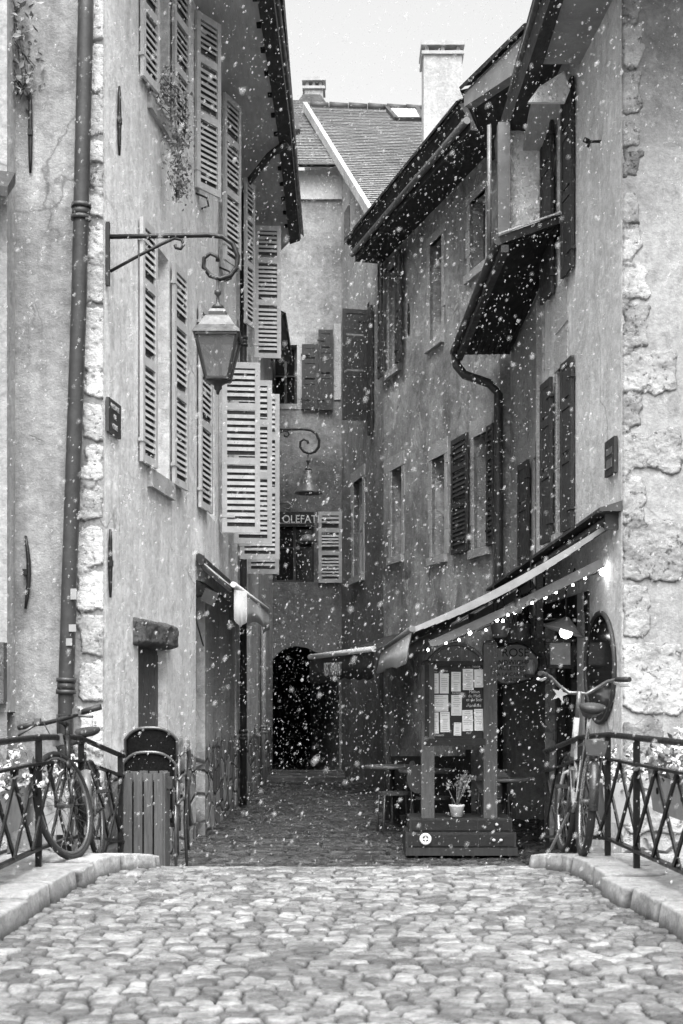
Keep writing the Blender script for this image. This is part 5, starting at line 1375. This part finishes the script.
    mb.f.append(tuple(b+k for k in range(seg))); mb.f.append(tuple(b+(nst-1)*seg+k for k in range(seg))); mb.sm += [True, True]
    so = mb.build('saddle', 'leather', T)
    mb = MB(); mb.tube([W(seat_top[0], 0, seat_top[2]-.05), W(sx+.05, 0, sz-.02)], .0135, 8); mb.build('seat_post', 'chrome', so)
    # drive: chain ring, cranks, pedals
    mb = MB(); mb.tube([W(bb[0]+.085*math.cos(a), -.045, bb[2]+.085*math.sin(a)) for a in np.linspace(0, 6.2832, 25)[:-1]], .007, 5, closed=True)
    mb.tube([W(*bb)-lat*.06, W(*bb)+lat*.06], .018, 8); mb.tube([W(0, -.05, RW-.04), W(bb[0], -.045, bb[2]-.085)], .005, 5); mb.tube([W(0, -.05, RW+.03), W(bb[0], -.045, bb[2]+.085)], .005, 5); mb.build('chain', 'iron', T)
    for y, k in ((-1, 1), (1, -1)):
        mb = MB(); e = (bb[0]+k*.06, y*.075, bb[2]+k*-.16); mb.tube([W(bb[0], y*.065, bb[2]), W(*e)], .010, 6); cr = mb.build('crank', 'tube', T)
        mb = MB(); mb.hexa([W(e[0]+a_, e[1]+y*b_, e[2]+c_) for c_ in (-.012, .012) for a_, b_ in ((-.045, .01), (.045, .01), (.045, .09), (-.045, .09))]); mb.build('pedal', 'rubber', cr)
    if city:
        mb = MB()
        for (C, P_, a0, a1, nm) in (((0, 0, RW), W, -.15, 3.3, 'r'), ((wb, 0, RW), S, .7, 3.0, 'f')):
            an = np.linspace(a0, a1, 20); prev = None; b = len(mb.v); rr = RW+.022
            for a in an:
                for y, dr in ((-.03, -.012), (-.018, .002), (.018, .002), (.03, -.012)): mb.v.append(P_(C[0]+(rr+dr)*math.cos(a), y, C[2]+(rr+dr)*math.sin(a)))
            for i in range(len(an)-1):
                for k in range(3): mb.f.append((b+i*4+k, b+i*4+k+1, b+i*4+k+5, b+i*4+k+4)); mb.sm.append(True)
        mb.build('mudguard', 'bike_d', T)
        mb = MB()
        for y in (-.06, .06): mb.tube([W(.12, y, .70), W(-.27, y, .71)], .006, 6); mb.tube([W(-.2, y, .71), W(0, y, RW)], .006, 6)
        for x in (.05, -.08, -.2): mb.tube([W(x, -.06, .705), W(x, .06, .705)], .006, 6)
        mb.build('luggage_rack', 'tube', T)
        mb = MB(); mb.hexa([W(-.275+a_, y_, .70+z_) for z_ in (-.075, .02) for a_, y_ in ((-.02, -.075+(.02 if z_ < 0 else 0)), (.02, -.075+(.02 if z_ < 0 else 0)), (.02, .075-(.02 if z_ < 0 else 0)), (-.02, .075-(.02 if z_ < 0 else 0)))]); mb.build('rear_plate', 'sign', T)
        mb = MB(); mb.hexa([W(-.25+a_, y_, .56+z_) for z_ in (-.03, .03) for a_, y_ in ((-.02, -.03), (.02, -.03), (.02, .03), (-.02, .03))]); mb.build('tail_light', 'chrome', T)
        mb = MB(); mb.bar(W(.40, .06, .27), W(.33, .17, .02), .014, .014); mb.build('kickstand', 'tube', T)
    else:
        mb = MB(); mb.hexa([S(hx+.13+a_, y_, hz_-.03+z_) for z_ in (-.035, .035) for a_, y_ in ((-.02, -.03), (.02, -.03), (.02, .03), (-.02, .03))]); mb.build('headlight', 'zinc', T)
        mb = MB(); mb.tube([W(.5, .03, .36), W(.42, .03, .58)], .035, 10); mb.build('bottle', 'zinc', T)
        mb = MB(); mb.tube([S(hx+.09, .1, hz_+.11), S(hx+.17, .05, hz_+.12), S(hx+.14, .01, hz_-.0), W(hx-.05, .02, hz_-.08)], .004, 5); mb.tube([S(hx+.09, -.1, hz_+.11), S(hx+.18, -.05, hz_+.1), S(hx+.12, -.01, hz_-.1), S(wb-.02, .03, RW+.3)], .004, 5); mb.build('brake_cable', 'rubber', T)
    return T
bicycle('dark road bike with flat handlebar leaning on the left railing, front wheel towards the camera', (-1.68, 9.85, rz(9.8)+.055), (-1.665, 8.80, rz(8.8)+.11), 6, -20, 'road')
bicycle('city bike with swept back handlebar and mudguards parked at the right railing, seen from behind', (1.525, 9.0, rz(9)+.113), (1.572, 10.06, rz(10)+.10), 4.5, 4, 'city')

# ================================================================== BIN AND CHAIRS
bn = thing('litter_bin', 'square litter bin of upright wooden slats at the end of the left kerb', 'litter bin', (-1.51, 11.15, rz(11.1)))
bw, bx, by = .315, -1.53, 11.14; zb, zt = rz(11.1)+.02, .535
for sx, sy, n in ((0, -1, 4), (0, 1, 4), (-1, 0, 4), (1, 0, 4)):
    mb = MB()
    for i in range(4):
        o_ = (-1.5+i)*(bw/4)
        cx_, cy_ = (bx+o_, by+sy*bw/2) if sx == 0 else (bx+sx*bw/2, by+o_)
        mb.box((cx_, cy_, (zb+zt)/2+random.uniform(-.006, .006)), (bw/4-.014, .022, zt-zb) if sx == 0 else (.022, bw/4-.014, zt-zb))
    mb.build('slat_side', 'bin', bn)
mb = MB(); mb.box((bx, by, (zb+zt)/2-.03), (bw-.05, bw-.05, zt-zb-.08)); mb.build('liner', 'black', bn)
for sx in (-1, 1):
    for sy in (-1, 1):
        mb = MB(); mb.box((bx+sx*(bw/2-.03), by+sy*(bw/2-.03), zb-.06), (.03, .03, .2)); mb.build('leg', 'tube', bn)
mb = MB(); mb.box((bx+bw/2+.03, by-.02, zt-.08), (.05, .08, .09)); mb.build('latch', 'frame_d', bn)

def wicker_chair(base, label):
    t = thing('wicker_chair', label, 'chair', base, 'stacked wicker chairs behind the litter bin'); L = Vector(base)
    g = lambda x, y, z: L+Vector((x, y, z))
    w = .215
    # curved back: a woven shell between tube rims, facing the camera
    mb = MB(); n, m = 18, 8; b = len(mb.v)
    for off in (0, .012):
        for i in range(n+1):
            a = math.pi*(i/n)
            for j in range(m+1):
                u = -1+2*i/n; ht = .86-.10*abs(u)**3; z = .56+(ht-.56)*j/m
                mb.v.append(g(w*u*(1-.06*(1-j/m)), -.16-.08*(1-u*u)+off-.05*(j/m), z))
    o_ = (n+1)*(m+1)
    for i in range(n):
        for j in range(m):
            q = b+i*(m+1)+j; mb.f.append((q, q+m+1, q+m+2, q+1)); mb.f.append((o_+q, o_+q+1, o_+q+m+2, o_+q+m+1)); mb.sm += [True, True]
    mb.build('backrest', 'rattan', t)
    mb = MB(); top = [g(w*u*1.0, -.17-.08*(1-u*u)-.045, .86-.10*abs(u)**3) for u in np.linspace(-1, 1, 15)]
    mb.tube([g(-w*.96, -.15, .45)]+top+[g(w*.96, -.15, .45)], .014, 8); mb.build('back_frame', 'tube', t)
    mb = MB(); mb.prism([g(-.22, -.2, .44), g(.22, -.2, .44), g(.23, .22, .45), g(-.23, .22, .45)], (0, 0, .03)); mb.build('seat', 'rattan', t)
    for sx in (-1, 1):
        mb = MB(); mb.tube([g(sx*.235, -.2, 0), g(sx*.225, -.17, .45), g(sx*.225, -.16, .62)], .013, 8); mb.build('leg', 'tube', t)
        mb = MB(); mb.tube([g(sx*.275, .27, 0), g(sx*.26, .22, .45), g(sx*.265, .2, .62), g(sx*.265, .12, .66), g(sx*.26, -.12, .655), g(sx*.235, -.17, .62)], .013, 8); mb.build('armrest', 'tube', t)
    return t
gz_ = rz(12.0)
for k, lb in enumerate(('lowest wicker chair of the stack, mostly hidden by the litter bin', 'lower of the two dark wicker backs showing over the litter bin', 'topmost dark wicker chair of the stack over the litter bin')):
    wicker_chair((-1.60+.008*k, 11.95+.05*k, -.39+.2*k), lb)

# ================================================================== PLANTS ON WALLS
def trailing(pts, n, spread, size, label, seed, root):
    r = random.Random(seed); t = thing('trailing_plant', label, 'plant', root); st = MB(); lf = MB()
    for k in range(4):
        q = [Vector(p)+Vector((r.gauss(0, spread*.5), r.gauss(0, spread*.5), r.gauss(0, spread*.4))) for p in pts]; st.tube(q, .005, 4)
    cum = len(pts)-1
    for i in range(n):
        s_ = (r.random()**1.25)*cum; k = min(int(s_), cum-1); p = Vector(pts[k]).lerp(Vector(pts[k+1]), s_-k); f_ = 1-.55*s_/cum
        random.seed(seed*777+i); lf.leaf(p+Vector((r.gauss(0, spread*f_), r.gauss(0, spread*f_), r.gauss(0, spread*f_))), r.uniform(.5, 1.2)*size)
    st.build('stem', 'dark_wood', t); lf.build('foliage', 'leaf_l', t, False)
c0 = LS.pt(13.62, 7.02, .08)
trailing([c0, c0+Vector((.12, .12, -.10)), c0+Vector((.17, .2, -.42)), c0+Vector((.16, .25, -.75)), c0+Vector((.16, .3, -1.0))], 900, .10, .05, 'straggling trailing plant hanging from the upper window sill on the left', 5, tuple(c0))
c1 = P(4, -25, 11.9)
trailing([c1, P(14, 10, 11.93), P(22, 35, 11.95), P(28, 75, 11.96), P(22, 95, 11.96)], 240, .10, .07, 'creeper with small leaves at the top left corner of the grey wall', 6, tuple(c1))
trailing([P(3, 20, 11.9), P(10, 55, 11.93), P(13, 75, 11.95), P(30, 100, 11.96)], 50, .03, .05, 'thin creeper runner below the larger creeper at the top left', 7, tuple(P(3, 20, 11.9)))

# ================================================================== FALLING SNOW
def snow(n):
    ico = [(0, 0, 1), (0, 0, -1)]+[(math.cos(a)*.9, math.sin(a)*.9, .42*(1 if i % 2 else -1)) for i, a in enumerate(np.linspace(0, 6.283, 7)[:-1])]
    fc = []
    for i in range(6):
        j = (i+1) % 6; fc += [(0, 2+i, 2+j), (1, 2+j, 2+i)]
    ico = np.array(ico); fc = np.array(fc)
    rs = np.random.RandomState(12)
    Y = (rs.rand(n)*(26.0**2.6-2.4**2.6)+2.4**2.6)**(1/2.6)
    px = rs.uniform(-60, 743, n); py = rs.uniform(-60, 900, n)
    X_ = (px-341.5)*Y/F*1.25; Z_ = EYE-(py-HZ)*Y/F
    zr = road_z(Y); Z_ = np.where(Z_ < zr+.05, zr+.05+rs.rand(n)*3, Z_)
    # nothing inside the houses
    xl = np.where(Y < 12, -6, np.interp(Y, LS.us, LS.vs)+.05); xr = np.interp(Y, [12.5, 15.8, 18.7, 23.8, 31], [2.4, 2.2, 2.0, .65, -.7]); xr = np.where(Y < 12.5, 6, xr-.05)
    inside = ((X_ < xl) | (X_ > xr)) & (Z_ < 8.6)
    keep = ~inside; X_, Y, Z_ = X_[keep], Y[keep], Z_[keep]; m = len(Y)
    rad = np.clip(rs.lognormal(math.log(.0032), .42, m), .0015, .0085)
    rad = np.where(Y < 6, np.minimum(rad, .0050), rad)
    ax = rs.rand(m, 3)*2-1; R3 = np.zeros((m, 3, 3))
    q = rs.normal(size=(m, 4)); q /= np.linalg.norm(q, axis=1)[:, None]; w, x, y, z = q.T
    R3[:, 0] = np.stack([1-2*(y*y+z*z), 2*(x*y-z*w), 2*(x*z+y*w)], -1); R3[:, 1] = np.stack([2*(x*y+z*w), 1-2*(x*x+z*z), 2*(y*z-x*w)], -1); R3[:, 2] = np.stack([2*(x*z-y*w), 2*(y*z+x*w), 1-2*(x*x+y*y)], -1)
    sc = rad[:, None]*rs.uniform(.65, 1.35, (m, 3))
    V = np.einsum('mij,mvj->mvi', R3, ico[None]*sc[:, None, :]*rs.uniform(.8, 1.2, (m, len(ico), 1)))
    V[..., 2] *= 1.4; V[..., 0] += V[..., 2]*.35
    V = V+np.stack([X_, Y, Z_], -1)[:, None, :]
    FA = (fc[None]+(np.arange(m)*len(ico))[:, None, None]).reshape(-1, 3)
    me = bpy.data.meshes.new('snowfall'); me.vertices.add(V.shape[0]*V.shape[1]); me.vertices.foreach_set('co', V.astype(np.float32).ravel())
    me.loops.add(FA.size); me.loops.foreach_set('vertex_index', FA.astype(np.int32).ravel()); me.polygons.add(len(FA)); me.polygons.foreach_set('loop_start', np.arange(0, FA.size, 3, dtype=np.int32))
    me.polygons.foreach_set('use_smooth', np.ones(len(FA), dtype=bool)); me.update(calc_edges=True); me.materials.append(MT['snow'])
    o = bpy.data.objects.new('snowfall', me); COL.objects.link(o); o['kind'] = 'stuff'
snow(125000)

# ================================================================== LIGHT, SKY, CAMERA
w = bpy.data.worlds.new('World'); SC.world = w; w.use_nodes = True; nt = w.node_tree
bg = nt.nodes['Background']; sky = nt.nodes.new('ShaderNodeTexSky'); sky.sky_type = 'NISHITA'; sky.sun_disc = False
SUN_EL, SUN_AZ = 62, 177          # degrees; azimuth measured from +Y clockwise: the veiled sun is behind the camera
sky.sun_elevation = R(SUN_EL); sky.sun_rotation = R(SUN_AZ); sky.air_density = 1.0; sky.dust_density = 6.0; sky.ozone_density = 1.0
hs = nt.nodes.new('ShaderNodeHueSaturation'); hs.inputs['Saturation'].default_value = 0
nt.links.new(sky.outputs[0], hs.inputs['Color']); nt.links.new(hs.outputs[0], bg.inputs['Color']); bg.inputs['Strength'].default_value = .09
sun = bpy.data.lights.new('sun', 'SUN'); sun.energy = 1.5; sun.angle = R(60); so = bpy.data.objects.new('sun', sun); COL.objects.link(so)
dv = Vector((math.sin(R(SUN_AZ))*math.cos(R(SUN_EL)), math.cos(R(SUN_AZ))*math.cos(R(SUN_EL)), math.sin(R(SUN_EL))))
so.rotation_euler = dv.to_track_quat('Z', 'Y').to_euler()

cam = bpy.data.cameras.new('camera'); co = bpy.data.objects.new('camera', cam); COL.objects.link(co); SC.camera = co
co.location = (0, 0, EYE); co.rotation_euler = (R(90), 0, 0)
cam.sensor_width = 36; cam.lens = F*36/1024; cam.shift_y = (HZ-512)/1024; cam.clip_start = .05; cam.clip_end = 2000
cam.dof.use_dof = True; cam.dof.focus_distance = 14.5; cam.dof.aperture_fstop = 5.0
SC.view_settings.view_transform = 'Standard'; SC.view_settings.look = 'None'; SC.view_settings.gamma = 1; SC.view_settings.exposure = 1.84
SC.cycles.max_bounces = 6; SC.cycles.transparent_max_bounces = 16; SC.cycles.use_denoising = True
try: SC.cycles.denoiser = 'OPENIMAGEDENOISE'
except Exception: pass
